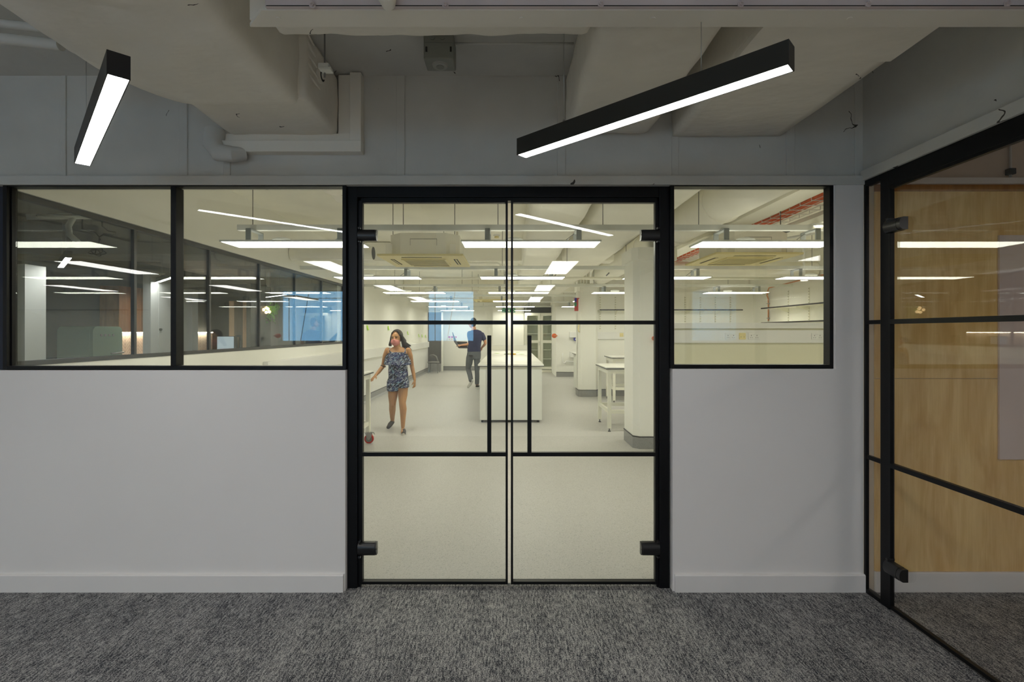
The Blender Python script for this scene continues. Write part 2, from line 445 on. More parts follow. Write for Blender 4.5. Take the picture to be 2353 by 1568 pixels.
def lumpy(x0, x1, y0, y1, z0, z1, r=0.04, amp=0.012, step=0.04, freq=3.0, warp=None):
    """box with rounded edges and an uneven wrapped skin"""
    bm = bmesh.new(); verts = {}
    nx, ny, nz = [max(1, int(round(abs(b - a) / step))) for a, b in ((x0, x1), (y0, y1), (z0, z1))]
    lo = Vector((x0, y0, z0)); hi = Vector((x1, y1, z1))
    def V(i, j, k):
        key = (i, j, k)
        if key not in verts:
            p = Vector((x0 + (x1 - x0) * i / nx, y0 + (y1 - y0) * j / ny, z0 + (z1 - z0) * k / nz))
            q = Vector([min(max(p[a], lo[a] + r), hi[a] - r) for a in range(3)])
            d = p - q
            n = d.normalized() if d.length > 1e-9 else Vector((0, 0, 0))
            p = q + n * r if d.length > r else p
            f = noise.noise(p * freq) + 0.5 * noise.noise(p * freq * 2.7) + 0.3 * noise.noise(Vector((p.x * 9, p.y * 3, p.z * 9)))
            p = p + n * amp * f
            if warp: p = warp(p)
            verts[key] = bm.verts.new(p)
        return verts[key]
    for j in range(ny):
        for k in range(nz):
            bm.faces.new((V(0, j, k), V(0, j, k + 1), V(0, j + 1, k + 1), V(0, j + 1, k)))
            bm.faces.new((V(nx, j, k), V(nx, j + 1, k), V(nx, j + 1, k + 1), V(nx, j, k + 1)))
    for i in range(nx):
        for k in range(nz):
            bm.faces.new((V(i, 0, k), V(i + 1, 0, k), V(i + 1, 0, k + 1), V(i, 0, k + 1)))
            bm.faces.new((V(i, ny, k), V(i, ny, k + 1), V(i + 1, ny, k + 1), V(i + 1, ny, k)))
    for i in range(nx):
        for j in range(ny):
            bm.faces.new((V(i, j, 0), V(i, j + 1, 0), V(i + 1, j + 1, 0), V(i + 1, j, 0)))
            bm.faces.new((V(i, j, nz), V(i + 1, j, nz), V(i + 1, j + 1, nz), V(i, j + 1, nz)))
    m = MB(); m.bm.free(); m.bm = bm
    return m

# ================================================================== SETTING
GY = 2.945                         # plane of the glass in the front partition
# floors
struct(MB().box(-9, 5.2, -1.3, 2.985, -0.1, 0).build('floor', M_CARPET, origin=(0, 0, 0)))
struct(MB().box(-3.05, 5.8, 2.985, 20.2, -0.1, 0.002).build('floor', M_VINYL, origin=(0, 0, 0)))
struct(MB().box(-9, -3.17, 2.985, 20.2, -0.1, 0.001).build('floor', paint('kitchen_floor_grey', (0.25, 0.24, 0.22), 0.5), origin=(0, 0, 0)))
struct(MB().box(-9, 5.2, -8.3, -1.3, -0.1, 0).build('floor', paint('pale_bounce_floor', (0.62, 0.60, 0.56), 0.5), origin=(0, 0, 0)))  # unseen floor, made pale to bounce light up to the ceiling
struct(MB().box(-9.1, 5.9, 20.2, 20.3, 0, 3.1).build('wall_lightblock', M_LWALL))  # unseen wall added to stop sky light leaking in
struct(MB().box(5.8, 5.9, 17.9, 20.2, 0, 3.1).build('wall_lightblock', M_LWALL))  # unseen side piece added to close the same light leak
# ceilings
struct(MB().box(-9, 5.2, -8.3, 3.05, 3.0, 3.1).build('ceiling', M_HIGH, origin=(0, 0, 3)))
struct(MB().box(-3.17, 5.8, 3.05, 20.2, 3.05, 3.15).build('ceiling', M_LCEIL, origin=(0, 0, 3)))
struct(MB().box(-9, -3.17, 3.05, 20.2, 3.0, 3.1).build('ceiling', M_KCEIL, origin=(0, 0, 3)))

# front partition wall around the windows and doors
m = MB()
m.box(-6.2, -0.948, 2.895, 3.03, 0, 1.278)
m.box(0.945, 2.05, 2.895, 3.03, 0, 1.286)
m.box(1.890, 2.05, 2.895, 2.96, 1.286, 2.352); m.box(1.925, 2.05, 2.96, 3.03, 1.286, 2.352)
m.box(1.880, 1.890, 2.902, 2.96, 1.286, 2.352)
struct(m.build('wall_front', M_WALL, origin=(0, 2.95, 0)))
m = MB()
m.box(-6.2, 2.11, 2.93, 3.05, 2.366, 3.0)
for x, w in ((-2.62, .03), (-1.93, .05), (-1.67, .04), (-0.66, .05), (0.28, .05), (0.95, .04), (1.62, .05), (2.02, .06)):
    m.box(x, x + w, 2.922, 2.935, 2.40, 3.0, 0.004)
    m.box(x - 0.02, x + w + 0.02, 2.905, 2.935, 2.40, 2.410, 0.002)
struct(m.build('wall_front', M_HIGH, origin=(0, 2.95, 2.366)))
m = MB(); m.box(-6.2, 2.06, 2.885, 2.93, 2.350, 2.402, 0.002)
m.box(2.035, 2.10, -2.0, 2.90, 2.372, 2.43, 0.002)
struct(m.build('trim_1', M_HIGH, origin=(0, 2.95, 2.366)))
def skirting(name, x0, x1, y, h=0.101, e0=True, e1=True, mat=None):
    pts = [(y, 0), (y, h - 0.006), (y + 0.006, h), (y + 0.02, h), (y + 0.02, 0)]
    struct(MB().prism(pts, 'x', x0, x1).build(name, mat or M_BASE))
skirting('baseboard_left', -6.2, -0.955, 2.877)
skirting('baseboard_right', 0.955, 2.055, 2.877)
# left of the windows: navy sheet painted dark for the dim room opening
struct(MB().box(-6.2, -2.94, 2.93, 2.958, 1.278, 2.366).build('wall_left', M_DIMROOM))

# ---- black frames and glass
def frame_rect(m, x0, x1, z0, z1, y0, y1, t, tb=None, tt=None, tl=None, tr=None, bev=0.002):
    tb = tb or t; tt = tt or t; tl = tl or t; tr = tr or t
    m.box(x0, x0 + tl, y0, y1, z0, z1, bev); m.box(x1 - tr, x1, y0, y1, z0, z1, bev)
    m.box(x0 + tl, x1 - tr, y0, y1, z0, z0 + tb, bev); m.box(x0 + tl, x1 - tr, y0, y1, z1 - tt, z1, bev)
w1 = thing('window_1', None, None, (-1.95, 2.95, 1.28), kind='structure')
m = MB(); frame_rect(m, -2.935, -0.945, 1.280, 2.366, 2.90, 2.958, 0.022)
m.box(-2.913, -2.906, 2.925, 2.958, 1.30, 2.344)
m.build('window_frame', M_BLACK, w1)
MB().box(-1.966, -1.934, 2.905, 2.975, 1.302, 2.344, 0.002).build('mullion', M_BLACK, w1)
for a, b in ((-2.900, -1.966), (-1.934, -0.967)):
    MB().box(a - .004, b + .004, GY, GY + 0.008, 1.300, 2.346).build('glass_pane', M_GLASS, w1)
w2 = thing('window_2', None, None, (1.42, 2.95, 1.29), kind='structure')
m = MB(); frame_rect(m, 0.935, 1.880, 1.288, 2.366, 2.90, 2.960, 0.022)
m.build('window_frame', M_BLACK, w2)
MB().box(0.953, 1.862, GY, GY + 0.008, 1.306, 2.346).build('glass_pane', M_GLASS, w2)

# double door: fixed frame
m = MB()
m.box(-0.946, -0.888, 2.925, 3.0, 0.0, 2.366, 0.003); m.box(-0.888, -0.872, 2.94, 3.0, 0.0, 2.29)
m.box(0.878, 0.937, 2.925, 3.0, 0.0, 2.366, 0.003); m.box(0.867, 0.878, 2.94, 3.0, 0.0, 2.29)
m.box(-0.888, 0.878, 2.925, 3.0, 2.288, 2.366, 0.003); m.box(-0.888, 0.878, 2.94, 3.0, 2.272, 2.288)
struct(m.build('trim_2', M_BLACK, origin=(0, 2.95, 0)))

def door_leaf(name, x0, x1, hinge, hx):
    """black steel-framed glass leaf; hinge: -1 left, +1 right; hx: centre of the pull bar"""
    d = thing(name, None, None, ((x0 + x1) / 2, GY, 0.02), kind='structure')
    y0, y1 = 2.93, 2.965
    m = MB(); frame_rect(m, x0, x1, 0.020, 2.270, y0, y1, 0.013, tb=0.017, tt=0.012, bev=0.0015)
    m.build('door_frame', M_BLACK, d)
    for z in (1.555, 0.782):
        MB().box(x0 + 0.011, x1 - 0.011, y0 - .002, y1 - .010, z - 0.0115, z + 0.0115, 0.0015).build('glazing_bar', M_BLACK, d)
    MB().box(x0 + 0.011, x1 - 0.011, GY, GY + 0.008, 0.035, 2.26).build('glass_pane', M_GLASS, d)
    h = MB().box(hx - 0.0118, hx + 0.0118, 2.885, 2.899, 0.793, 1.480, 0.002).build('pull_handle', M_BLACK, d)
    mm = MB()
    for z in (0.83, 1.44): mm.cyl((hx, 2.899, z), (hx, 2.946, z), 0.008, 12)
    mm.build_each('standoff', M_BLACK, h)
    xe = x0 if hinge < 0 else x1; s = -hinge
    for zc, big in ((2.065, 1), (0.232, 0)):
        hh = 0.033 if big else 0.038
        mm = MB()
        n = 12; pts = []
        for k in range(n + 1):
            a = -PI / 2 + PI * k / n
            pts.append((2.925 - 0.022 * math.cos(a), zc + hh * math.sin(a)))
        pts += [(2.945, zc + hh), (2.945, zc - hh)]
        mm.prism(pts, 'x', xe - s * 0.008, xe + s * 0.090)
        hg = mm.build('hinge', M_PLASTIC_BLACK, d, smooth='auto')
        mm = MB(); mm.prism([(p[0] + 0.001, zc + (p[1] - zc) * 0.96) for p in pts], 'x', xe + s * 0.0905, xe + s * 0.099)
        mm.box(xe - s * 0.006, xe + s * 0.008, 2.905, 2.94, zc + hh, zc + hh + 0.012, 0.003)
        mm.box(xe - s * 0.006, xe + s * 0.008, 2.905, 2.94, zc - hh - 0.012, zc - hh, 0.003)
        mm.cyl((xe + s * 0.0995, 2.915, zc), (xe + s * 0.101, 2.915, zc), 0.004, 8)
        mm.build('hinge_cap', M_PLASTIC_BLACK, hg, smooth='auto')
    return d
door_leaf('door_1', -0.873, -0.008, -1, -0.115)
door_leaf('door_2', 0.010, 0.868, 1, 0.117)

# ---- right glass wall (its plane is X = 2.05): side light, post, swinging glass door
RX = 2.05
m = MB()
m.box(RX, RX + 0.018, 2.874, 2.893, 0.0, 2.372, 0.002)
m.box(RX, RX + 0.030, 2.700, 2.765, 0.0, 2.372, 0.003)
m.box(RX, RX + 0.06, 1.72, 1.80, 0.0, 2.372, 0.003)
m.box(RX, RX + 0.06, 0.05, 0.12, 0.0, 2.372, 0.003)
m.box(RX, RX + 0.045, 0.12, 2.700, 2.285, 2.372, 0.003)
m.box(RX, RX + 0.03, 2.765, 2.874, 2.335, 2.372, 0.003)
m.box(RX, RX + 0.03, 2.765, 2.874, 0.0, 0.022, 0.002)
m.box(RX, RX + 0.05, 0.12, 1.72, 0.0, 0.022, 0.002)
struct(m.build('trim_4', M_BLACK, origin=(RX, 2.5, 0)))
w3 = thing('window_3', None, None, (RX + 0.02, 2.81, 0.02), kind='structure')
MB().box(RX + 0.008, RX + 0.014, 2.764, 2.875, 0.02, 2.34).build('glass_pane', M_GLASS2, w3)
for z in (1.555, 0.782):
    MB().box(RX + 0.002, RX + 0.02, 2.765, 2.874, z - 0.0115, z + 0.0115, 0.001).build('glazing_bar', M_BLACK, w3)
w4 = thing('window_4', None, None, (RX + 0.02, 0.9, 0.02), kind='structure')  # unseen pane, continued past the door to let light into the plywood room
MB().box(RX + 0.02, RX + 0.028, 0.118, 1.722, 0.02, 2.29).build('glass_pane', M_GLASS2, w4)
d3 = thing('door_3', None, None, (RX, 2.24, 0.015), kind='structure')
m = MB()
for a, b in ((2.686, 2.697), (1.802, 1.817)): m.box(RX - 0.005, RX + 0.018, a, b, 0.012, 2.283, 0.0015)
m.box(RX - 0.005, RX + 0.018, 1.817, 2.686, 0.012, 0.030, 0.0015); m.box(RX - 0.005, RX + 0.018, 1.817, 2.686, 2.268, 2.283, 0.0015)
m.build('door_frame', M_BLACK, d3)
for z in (1.555, 0.782):
    MB().box(RX - 0.006, RX + 0.018, 1.817, 2.686, z - 0.0125, z + 0.0125, 0.001).build('glazing_bar', M_BLACK, d3)
MB().box(RX + 0.004, RX + 0.012, 1.815, 2.688, 0.028, 2.27).build('glass_pane', M_GLASS2, d3)
for zc, hh in ((2.065, 0.034), (0.235, 0.034)):
    pts = []
    for k in range(13):
        a = -PI / 2 + PI * k / 12
        pts.append((RX - 0.012 - 0.022 * math.cos(a), zc + hh * math.sin(a)))
    pts += [(RX + 0.012, zc + hh), (RX + 0.012, zc - hh)]
    hg = MB().prism(pts, 'y', 2.702, 2.612).build('hinge', M_PLASTIC_BLACK, d3, smooth='auto')
    mm = MB(); mm.prism([(p[0] + .001, zc + (p[1] - zc) * .96) for p in pts], 'y', 2.611, 2.587)
    mm.box(RX - .02, RX + .02, 2.685, 2.70, zc + hh, zc + hh + .014, .003)
    mm.build('hinge_cap', M_PLASTIC_BLACK, hg, smooth='auto')
# bulkhead over the right glass wall, solid wall behind the camera on that side
m = MB(); m.box(RX + 0.015, RX + 0.16, -2.0, 2.93, 2.372, 3.0)
struct(m.build('wall_right', M_HIGH, origin=(RX, 1, 2.37)))
struct(MB().box(RX, RX + 0.12, -8.3, 0.05, 0, 3.0).build('wall_right', M_WALL))

# ---- plywood-lined room on the right
m = MB(); m.box(2.11, 5.2, 2.897, 3.0, 0, 3.0); m.box(5.08, 5.2, -1.0, 2.897, 0, 3.0); m.box(2.17, 5.2, -1.1, -1.0, 0, 3.0)
struct(m.build('wall_back', paint('grey_brown_wall', (0.62, 0.54, 0.46), 0.7, var=0.03), origin=(3.5, 2.95, 0)))
m = MB(); m.box(2.112, 5.08, 2.885, 2.897, 1.2325, 2.31); m.box(2.112, 5.08, 2.885, 2.897, 0.118, 1.2295)
struct(m.build('trim_5', M_PLY, origin=(3.5, 2.89, 0)))
struct(MB().box(2.112, 5.08, 2.8855, 2.897, 2.312, 2.350).build('trim_6', M_PLYD))
struct(MB().box(2.112, 5.08, 2.872, 2.897, 2.352, 2.388, 0.003).build('trim_7', M_BASE))
struct(MB().box(2.112, 5.08, 2.877, 2.897, 0.0, 0.116, 0.003).build('baseboard_back', M_BASE))
props(MB().box(2.815, 4.2, 2.872, 2.885, 0.766, 2.056, 0.002).build('whiteboard', M_BOARD),
      'pale pinkish board fixed to the plywood wall behind the right glass door', 'whiteboard')
o = thing('conduit', 'thin vertical pipe with dark clip above the plywood wall behind the right door', 'pipe', (2.89, 2.885, 2.4))
MB().cyl((2.89, 2.885, 2.39), (2.89, 2.885, 3.0), 0.007, 10).build('pipe', M_HIGH, o, smooth=True)
MB().box(2.868, 2.905, 2.865, 2.897, 2.405, 2.44, 0.004).build('clip', M_DARKCRACK, o)

# ---- walls around the rest of the corridor (behind the camera), with the daylight window
m = MB()
for a, c in ((-9, -6.42), (-4.62, -2.30), (-0.98, 2.17)): m.box(a, c, -8.3, -8.15, 0, 3)
for a, c in ((-6.42, -4.62), (-2.30, -0.98)): m.box(a, c, -8.3, -8.15, 0, 1.22); m.box(a, c, -8.3, -8.15, 2.67, 3)
struct(m.build('wall_rear', M_WALL, origin=(0, -8.2, 0)))
for k, (a, c) in enumerate(((-2.30, -0.98), (-6.42, -4.62))):
    w5 = thing('window_%d' % (5 + 2 * k), None, None, ((a + c) / 2, -8.2, 1.22), kind='structure')
    m = MB(); frame_rect(m, a, c, 1.22, 2.67, -8.26, -8.20, 0.03)
    m.build('window_frame', M_WHITE, w5)
    m = MB(); m.box(a + .03, c - .03, -8.24, -8.22, 2.44, 2.455); m.box(a + .20, a + .215, -8.24, -8.22, 1.25, 2.64)
    m.build('glazing_bar', M_KWALL, w5)
    MB().cyl((a + .55, -8.19, 1.25), (a + .78, -8.19, 2.62), .008, 6).build('blind_cord', M_KWALL, w5)
    MB().box(a + .03, c - .03, -8.25, -8.244, 1.25, 2.64).build('glass_pane', M_GLASS, w5)
struct(MB().box(-9.1, -9, -8.3, 20.2, 0, 3).build('wall_left', M_KLIGHT))

# ================================================================== CORRIDOR CEILING
# downstand steel beam with bolted plate
b = thing('steel_beam', 'painted steel beam with a bolted mauve plate crossing the ceiling at the top edge', 'beam', (0, 1.75, 2.6))
m = MB(); m.prism([(-0.93, 1.795), (-0.845, 1.707), (2.03, 1.707), (2.03, 1.80), (-0.93, 1.80)], 'z', 2.597, 2.609)
m.build('bottom_flange', M_BEAM, b)
MB().box(-0.92, 2.03, 1.775, 1.79, 2.609, 3.0).build('web', M_BEAM, b)
MB().box(-0.825, 2.03, 1.690, 1.706, 2.600, 2.96, 0.002).build('bolted_plate', M_PLATE, b)
m = MB(); m.box(-0.82, 2.03, 1.6885, 1.690, 2.6005, 2.603); m.build('painted_shadow_line', M_DARKCRACK, b)  # dark strip colours in a shadow line along the plate's lower edge
for px in (717, 1023, 1381, 1703, 1996, 2316):
    c = at(px, 8 if px > 1380 else 10, 1.685)
    m = MB(); m.cyl((c.x, 1.690, c.z), (c.x, 1.686, c.z), 0.011, 18); m.cyl((c.x, 1.687, c.z), (c.x, 1.679, c.z), 0.0085, 6); m.cyl((c.x, 1.680, c.z), (c.x, 1.672, c.z), 0.0045, 12)
    m.build('bolt', M_PLATE, b, smooth='auto')
m = MB()
for px, py in ((640, 38), (1199, 43), (1500, 42), (1952, 45)):
    c = at(px, py, 1.75); m.cyl((c.x, c.y, 2.598), (c.x, c.y, 2.594), 0.009, 14)
m.build_each('rivet', M_BEAM, b)
o = MB().tube([(-0.405, 1.655, 3.0), (-0.405, 1.655, 2.635), (-0.405, 1.662, 2.605), (-0.405, 1.685, 2.60)], [0.033, 0.033, 0.030, 0.022], 20).build('conduit', M_BEAM, smooth='auto')
props(o, 'short stub of thick painted pipe bending over the beam plate, top left of centre', 'pipe')
# wrapped band behind the beam
m = lumpy(-0.90, 0.31, 1.825, 1.968, 2.655, 2.99, r=0.03, amp=0.012, step=0.025, freq=5)
props(m.build('air_duct', M_DUCT, smooth=True), 'lumpy wrapped cross duct tucked behind the steel beam', 'duct', 'painted ceiling ducts')
# large left duct
def warp_l(p):
    t = max(0.0, (p.y - 2.25) / 0.25)
    u = max(0.0, (-1.55 - p.x) / 0.25)
    return Vector((p.x, p.y - 0.28 * u * u * (1 if p.y > 2.0 else 0) * max(0, min(1, (p.y - 2.0) / 0.4)), p.z + 0.035 * max(0, u) ** 2))
d = thing('air_duct', 'big plaster-wrapped duct coming over the left pendant lamp', 'duct', (-1.4, 1.7, 2.6), 'painted ceiling ducts')
lumpy(-1.84, -1.03, -1.2, 2.50, 2.615, 2.99, r=0.05, amp=0.016, step=0.04, freq=2.6, warp=warp_l).build('duct_skin', M_DUCT, d, smooth=True)
m = lumpy(-1.62, -0.995, 2.44, 2.93, 2.645, 2.99, r=0.025, amp=0.007, step=0.03, freq=4)
m.build('duct_neck', M_DUCT, d, smooth=True)
m = MB(); m.box(-1.66, -0.85, 2.87, 2.93, 2.535, 2.60, 0.003); m.box(-0.915, -0.85, 2.87, 2.93, 2.60, 2.99, 0.003)
m.box(-1.66, -0.915, 2.90, 2.93, 2.60, 2.65, 0.002); m.box(-0.99, -0.915, 2.90, 2.93, 2.65, 2.99, 0.002)
m.build('duct_collar', M_BEAM, d)
m = MB()
random.seed(3)
for k in range(5):
    m.tube([(-1.005, 2.46 + 0.01 * k, 2.99 - 0.05 * k), (-0.975, 2.50 + 0.02 * k, 2.93 - 0.045 * k)], [0.010, 0.004], 5)
m.build('torn_wrap', M_DUCT, d, smooth=True)
o = thing('drop_rod', 'thin steel drop rod with a clamp hanging beside the big left duct', 'rod', (-0.965, 2.35, 2.7))
x, y = -0.87, 2.36
MB().cyl((x, y, 2.98), (x, y, 2.70), 0.004, 8).build('rod', M_CABLE, o, smooth=True)
m = MB(); m.box(x - .025, x + .025, y - .02, y + .02, 2.735, 2.760, .003); m.box(x - .012, x + .04, y - .03, y + .01, 2.722, 2.736, .003); m.build('clamp', M_CHAN, o)
o = thing('cable_grommet', 'round ribbed duct outlet with a dark torn rim on the side of the left duct', 'fitting', (-0.99, 2.62, 2.83))
cx, cy, cz = -1.0, 2.62, 2.84
m = MB(); m.cyl((cx - .02, cy, cz), (cx + .022, cy, cz), .036, 20); m.build('collar', M_DUCT, o, smooth='auto')
m = MB(); m.cyl((cx + .022, cy, cz), (cx + .024, cy, cz), .028, 20); m.build('dark_ring', M_DARKCRACK, o)
m = MB(); m.cyl((cx + .022, cy, cz), (cx + .030, cy, cz), .017, 20); m.build('plug', M_DUCT, o, smooth='auto')
# elbow pipe below the left duct neck
o = MB().tube([(-1.70, 2.90, 2.66), (-1.70, 2.88, 2.58), (-1.66, 2.86, 2.525), (-1.58, 2.86, 2.515), (-1.53, 2.90, 2.53)], [0.058, 0.056, 0.05, 0.045, 0.035], 20).build('conduit', M_HIGH, smooth='auto')
props(o, 'bulging painted pipe elbow under the end of the left duct', 'pipe')
# pipes at top-left
for k, (py, r, lab) in enumerate(((56, .019, 'upper of two painted pipes in the top left corner'), (90, .024, 'lower thicker of two painted pipes in the top left corner'))):
    a = at(-160, py - 20, 2.25); c = at(140, py + 14, 2.25)
    o = MB().cyl(a, c, r, 18).build('conduit', M_HIGH, smooth='auto'); props(o, lab, 'pipe')
# right ducts
d = thing('air_duct', 'wrapped duct running back above the long right pendant lamp', 'duct', (0.57, 2.3, 2.63), 'painted ceiling ducts')
def warp_r(p):
    return Vector((p.x + (0.06 * 0 if p.x < 0.5 else 0), p.y, p.z))
lumpy(0.33, 0.82, 1.815, 2.928, 2.645, 2.99, r=0.05, amp=0.010, step=0.04, freq=3, warp=warp_r).build('duct_skin', M_DUCT, d, smooth=True)
d = thing('air_duct', 'smoother flat duct on the right, ending at the wall above the right window', 'duct', (1.26, 2.3, 2.63), 'painted ceiling ducts')
lumpy(0.945, 1.585, 1.815, 2.925, 2.635, 2.99, r=0.015, amp=0.005, step=0.05, freq=2).build('duct_skin', M_DUCT, d, smooth=True)
MB().box(0.94, 1.592, 1.815, 2.09, 2.628, 2.66, 0.003).build('duct_flange', M_DUCT, d)
# detector box
o = thing('detector_box', 'grey-green plastic box with a round sensor on the ceiling, top centre', 'detector', (-0.35, 2.56, 2.86))
x0, x1 = -0.428, -0.278
m = MB(); m.box(x0, x1, 2.50, 2.62, 2.865, 2.99, 0.006)
m.box(x0 + .004, x1 - .004, 2.496, 2.50, 2.945, 2.95)
m.build('housing', M_GREYBOX, o)
m = MB(); m.cyl((-0.353, 2.56, 2.866), (-0.353, 2.56, 2.856), 0.042, 28, 0.036); m.build('sensor_ring', paint('pale_sensor_plastic', (.36, .36, .33), .5), o, smooth='auto')
MB().cyl((-0.353, 2.56, 2.857), (-0.353, 2.56, 2.853), 0.020, 24).build('sensor_lens', M_GREYBOX, o)
for x in (x0 + .045, x1 - .055):
    MB().tube([(x, 2.498, 2.972), (x, 2.494, 2.972)], 0.014, 16).build('knockout', M_GREYBOX, o)
for x in (x0 + .01, x1 - .018):
    MB().box(x, x + .009, 2.496, 2.50, 2.90, 2.924).build('latch', M_DARKCRACK, o)
o = MB().cyl((-0.28, 2.56, 2.975), (0.33, 2.56, 2.975), 0.006, 8).build('conduit', M_HIGH, smooth=True)
props(o, 'thin horizontal pipe running right from the grey detector box', 'pipe')

# ---- linear pendant lamps
def pendant(label, p0, p1, body, diff, wires, ztop=3.0, w=0.062, h=0.078, zb=2.33, group='black linear pendant lamps'):
    a = Vector((p0[0], p0[1], zb)); b_ = Vector((p1[0], p1[1], zb)); u = (b_ - a).normalized(); n = Vector((-u.y, u.x, 0)) * w / 2
    o = thing('pendant_lamp', label, 'lamp', (a + b_) / 2, group)
    m = MB(); lip = 0.003
    z0, z1 = Vector((0, 0, lip)), Vector((0, 0, h))
    m.hexa([a - n + z0, a + n + z0, b_ + n + z0, b_ - n + z0], [a - n + z1, a + n + z1, b_ + n + z1, b_ - n + z1])
    k = 1 - 2 * 0.0035 / w
    for s in (-1, 1):
        m.hexa([a + n * s, a + n * s * k, b_ + n * s * k, b_ + n * s], [a + n * s + z0, a + n * s * k + z0, b_ + n * s * k + z0, b_ + n * s + z0])
    for e, s in ((a, 1), (b_, -1)):
        q = e + u * s * 0.004
        m.hexa([e - n, e + n, q + n, q - n], [e - n + z0, e + n + z0, q + n + z0, q - n + z0])
    m.build('housing', body, o)
    a2, b2, n2 = a + u * .005, b_ - u * .005, n * k
    zz = Vector((0, 0, 0.0015)); z3 = Vector((0, 0, 0.0029))
    MB().hexa([a2 - n2 + zz, a2 + n2 + zz, b2 + n2 + zz, b2 - n2 + zz], [a2 - n2 + z3, a2 + n2 + z3, b2 + n2 + z3, b2 - n2 + z3]).build('diffuser', diff, o)
    for t in wires:
        t, ztop = t if isinstance(t, tuple) else (t, ztop)
        c = a.lerp(b_, t)
        ww = MB().cyl((c.x, c.y, zb + h), (c.x, c.y, ztop), 0.0012, 6).build('suspension_wire', M_STEEL, o, smooth=True)
        MB().cyl((c.x, c.y, zb + h), (c.x, c.y, zb + h + 0.022), 0.005, 10).build('ferrule', M_STEEL, ww, smooth=True)
    return o
pendant('short-looking black pendant lamp seen end-on, top left, lit underneath', (-1.270, 1.628), (-2.120, 2.486), M_LAMP_B, E_MP, (0.85,), ztop=2.995)
pendant('long dark grey pendant lamp slanting across the upper right, lit underneath', (0.887, 1.571), (0.057, 2.371), M_LAMP_D, E_MP, ((0.25, 2.65), (0.78, 2.995)))

# ---- corridor ceiling panels behind the camera (they light the corridor and show as reflections)
proto = None
for c, X in enumerate((0.60, -2.05, -4.70, -7.35)):
    for r, Y in enumerate((-0.02, -2.75, -5.45)):
        if proto is None:
            proto = thing('light_panel', 'x', 'light panel', (X, Y, 2.25), 'light panels of the corridor')
            MB().box(X - .15, X + .15, Y - .6, Y + .6, 2.253, 2.285, .002).build('panel_frame', M_WHITE, proto)
            MB().box(X - .14, X + .14, Y - .59, Y + .59, 2.25, 2.253).build('diffuser', E_MH, proto)
            MB().box(X - .10, X + .10, Y - .55, Y + .55, 2.285, 2.288).build('added_uplight', E_UP, proto)  # unseen glowing top, added to brighten the corridor ceiling
            for s in (-.4, .4): MB().cyl((X, Y + s, 2.28), (X, Y + s, 3.0), .002, 6).build('wire', M_STEEL, proto)
            o = proto
        else:
            o = copy_tree(proto); o.location = (X, Y, 2.25)
        o['label'] = 'corridor light panel behind the camera, %s of the %s row, mirrored in the glass' % (('nearest', 'middle', 'farthest')[r], ('right-hand', 'second', 'third', 'leftmost')[c])

o = copy_tree(proto); o.location = (3.6, 0.5, 2.35); o['label'] = 'unseen light panel added to brighten the plywood-lined room right of the glass door'; o['group'] = 'added light panel of the plywood room'  # extra panel out of view, added to light the plywood wall

# ================================================================== LAB SHELL
LX = -3.05
# left side: low wall, glazed band, bulkhead, then solid wall
m = MB()
m.box(LX - 0.12, LX, 3.03, 9.22, 0, 1.285); m.box(LX - 0.12, LX, 3.03, 9.22, 2.366, 3.05); m.box(LX - 0.12, LX, 9.22, 18.8, 0, 3.05)
m.box(LX - 0.12, LX + 0.02, 3.03, 9.22, 2.372, 2.45)
m.box(LX, LX + 0.012, 9.4, 18.75, 2.52, 2.56)
struct(m.build('wall_left', M_LWALL, origin=(LX, 10, 0)))
w6 = thing('window_6', None, None, (LX - .03, 6.1, 1.285), kind='structure')
m = MB(); m.box(LX - .026, LX + .006, 3.03, 9.22, 1.285, 1.318, .002); m.box(LX - .026, LX + .006, 3.03, 9.22, 2.332, 2.370, .002)
m.box(LX - .026, LX + .006, 3.03, 3.06, 1.318, 2.332); m.box(LX - .026, LX + .006, 9.19, 9.22, 1.318, 2.332)
m.build('window_frame', paint('dark_bronze_frame', (.045, .045, .04), .4, var=.1), w6)
mull = bpy.data.materials['dark_bronze_frame']
ys = [3.05, 4.08, 5.10, 6.12, 7.14, 8.16, 9.20]
for y in ys[1:-1]: MB().box(LX - .025, LX + .004, y - .014, y + .014, 1.318, 2.333, .002).build('mullion', mull, w6)
for a, c in zip(ys[:-1], ys[1:]): MB().box(LX - .024, LX - .016, a + .015, c - .015, 1.32, 2.335).build('glass_pane', M_GLASS, w6)
# back wall, stepping
m = MB()
m.box(-3.17, -3.10, 18.8, 19.45, 0, 3.05); m.box(-3.17, 0.0, 19.45, 19.6, 0, 3.05)
m.box(-0.62, 0.56, 18.9, 19.45, 0, 2.50); m.box(0.56, 1.83, 19.1, 19.5, 0, 3.05); m.box(-0.62, 0.56, 19.3, 19.6, 2.5, 3.05)
m.box(1.57, 5.8, 16.7, 19.2, 0, 2.36); m.box(1.57, 5.8, 17.3, 19.2, 2.36, 3.05)
struct(m.build('wall_back', M_LWALL, origin=(0, 19, 0)))
struct(MB().box(5.70, 5.85, 3.05, 18, 0, 3.05).build('wall_right', M_LWALL))
m = MB(); m.box(1.6, 5.7, 11.70, 11.85, 0, 2.42); m.box(2.3, 5.7, 11.85, 12.0, 2.42, 3.05)
struct(m.build('wall_back', M_LWALL, origin=(4, 11.8, 0)))
struct(MB().box(2.11, 5.8, 3.0, 3.05, 0, 3.05).build('wall_front', M_LWALL))
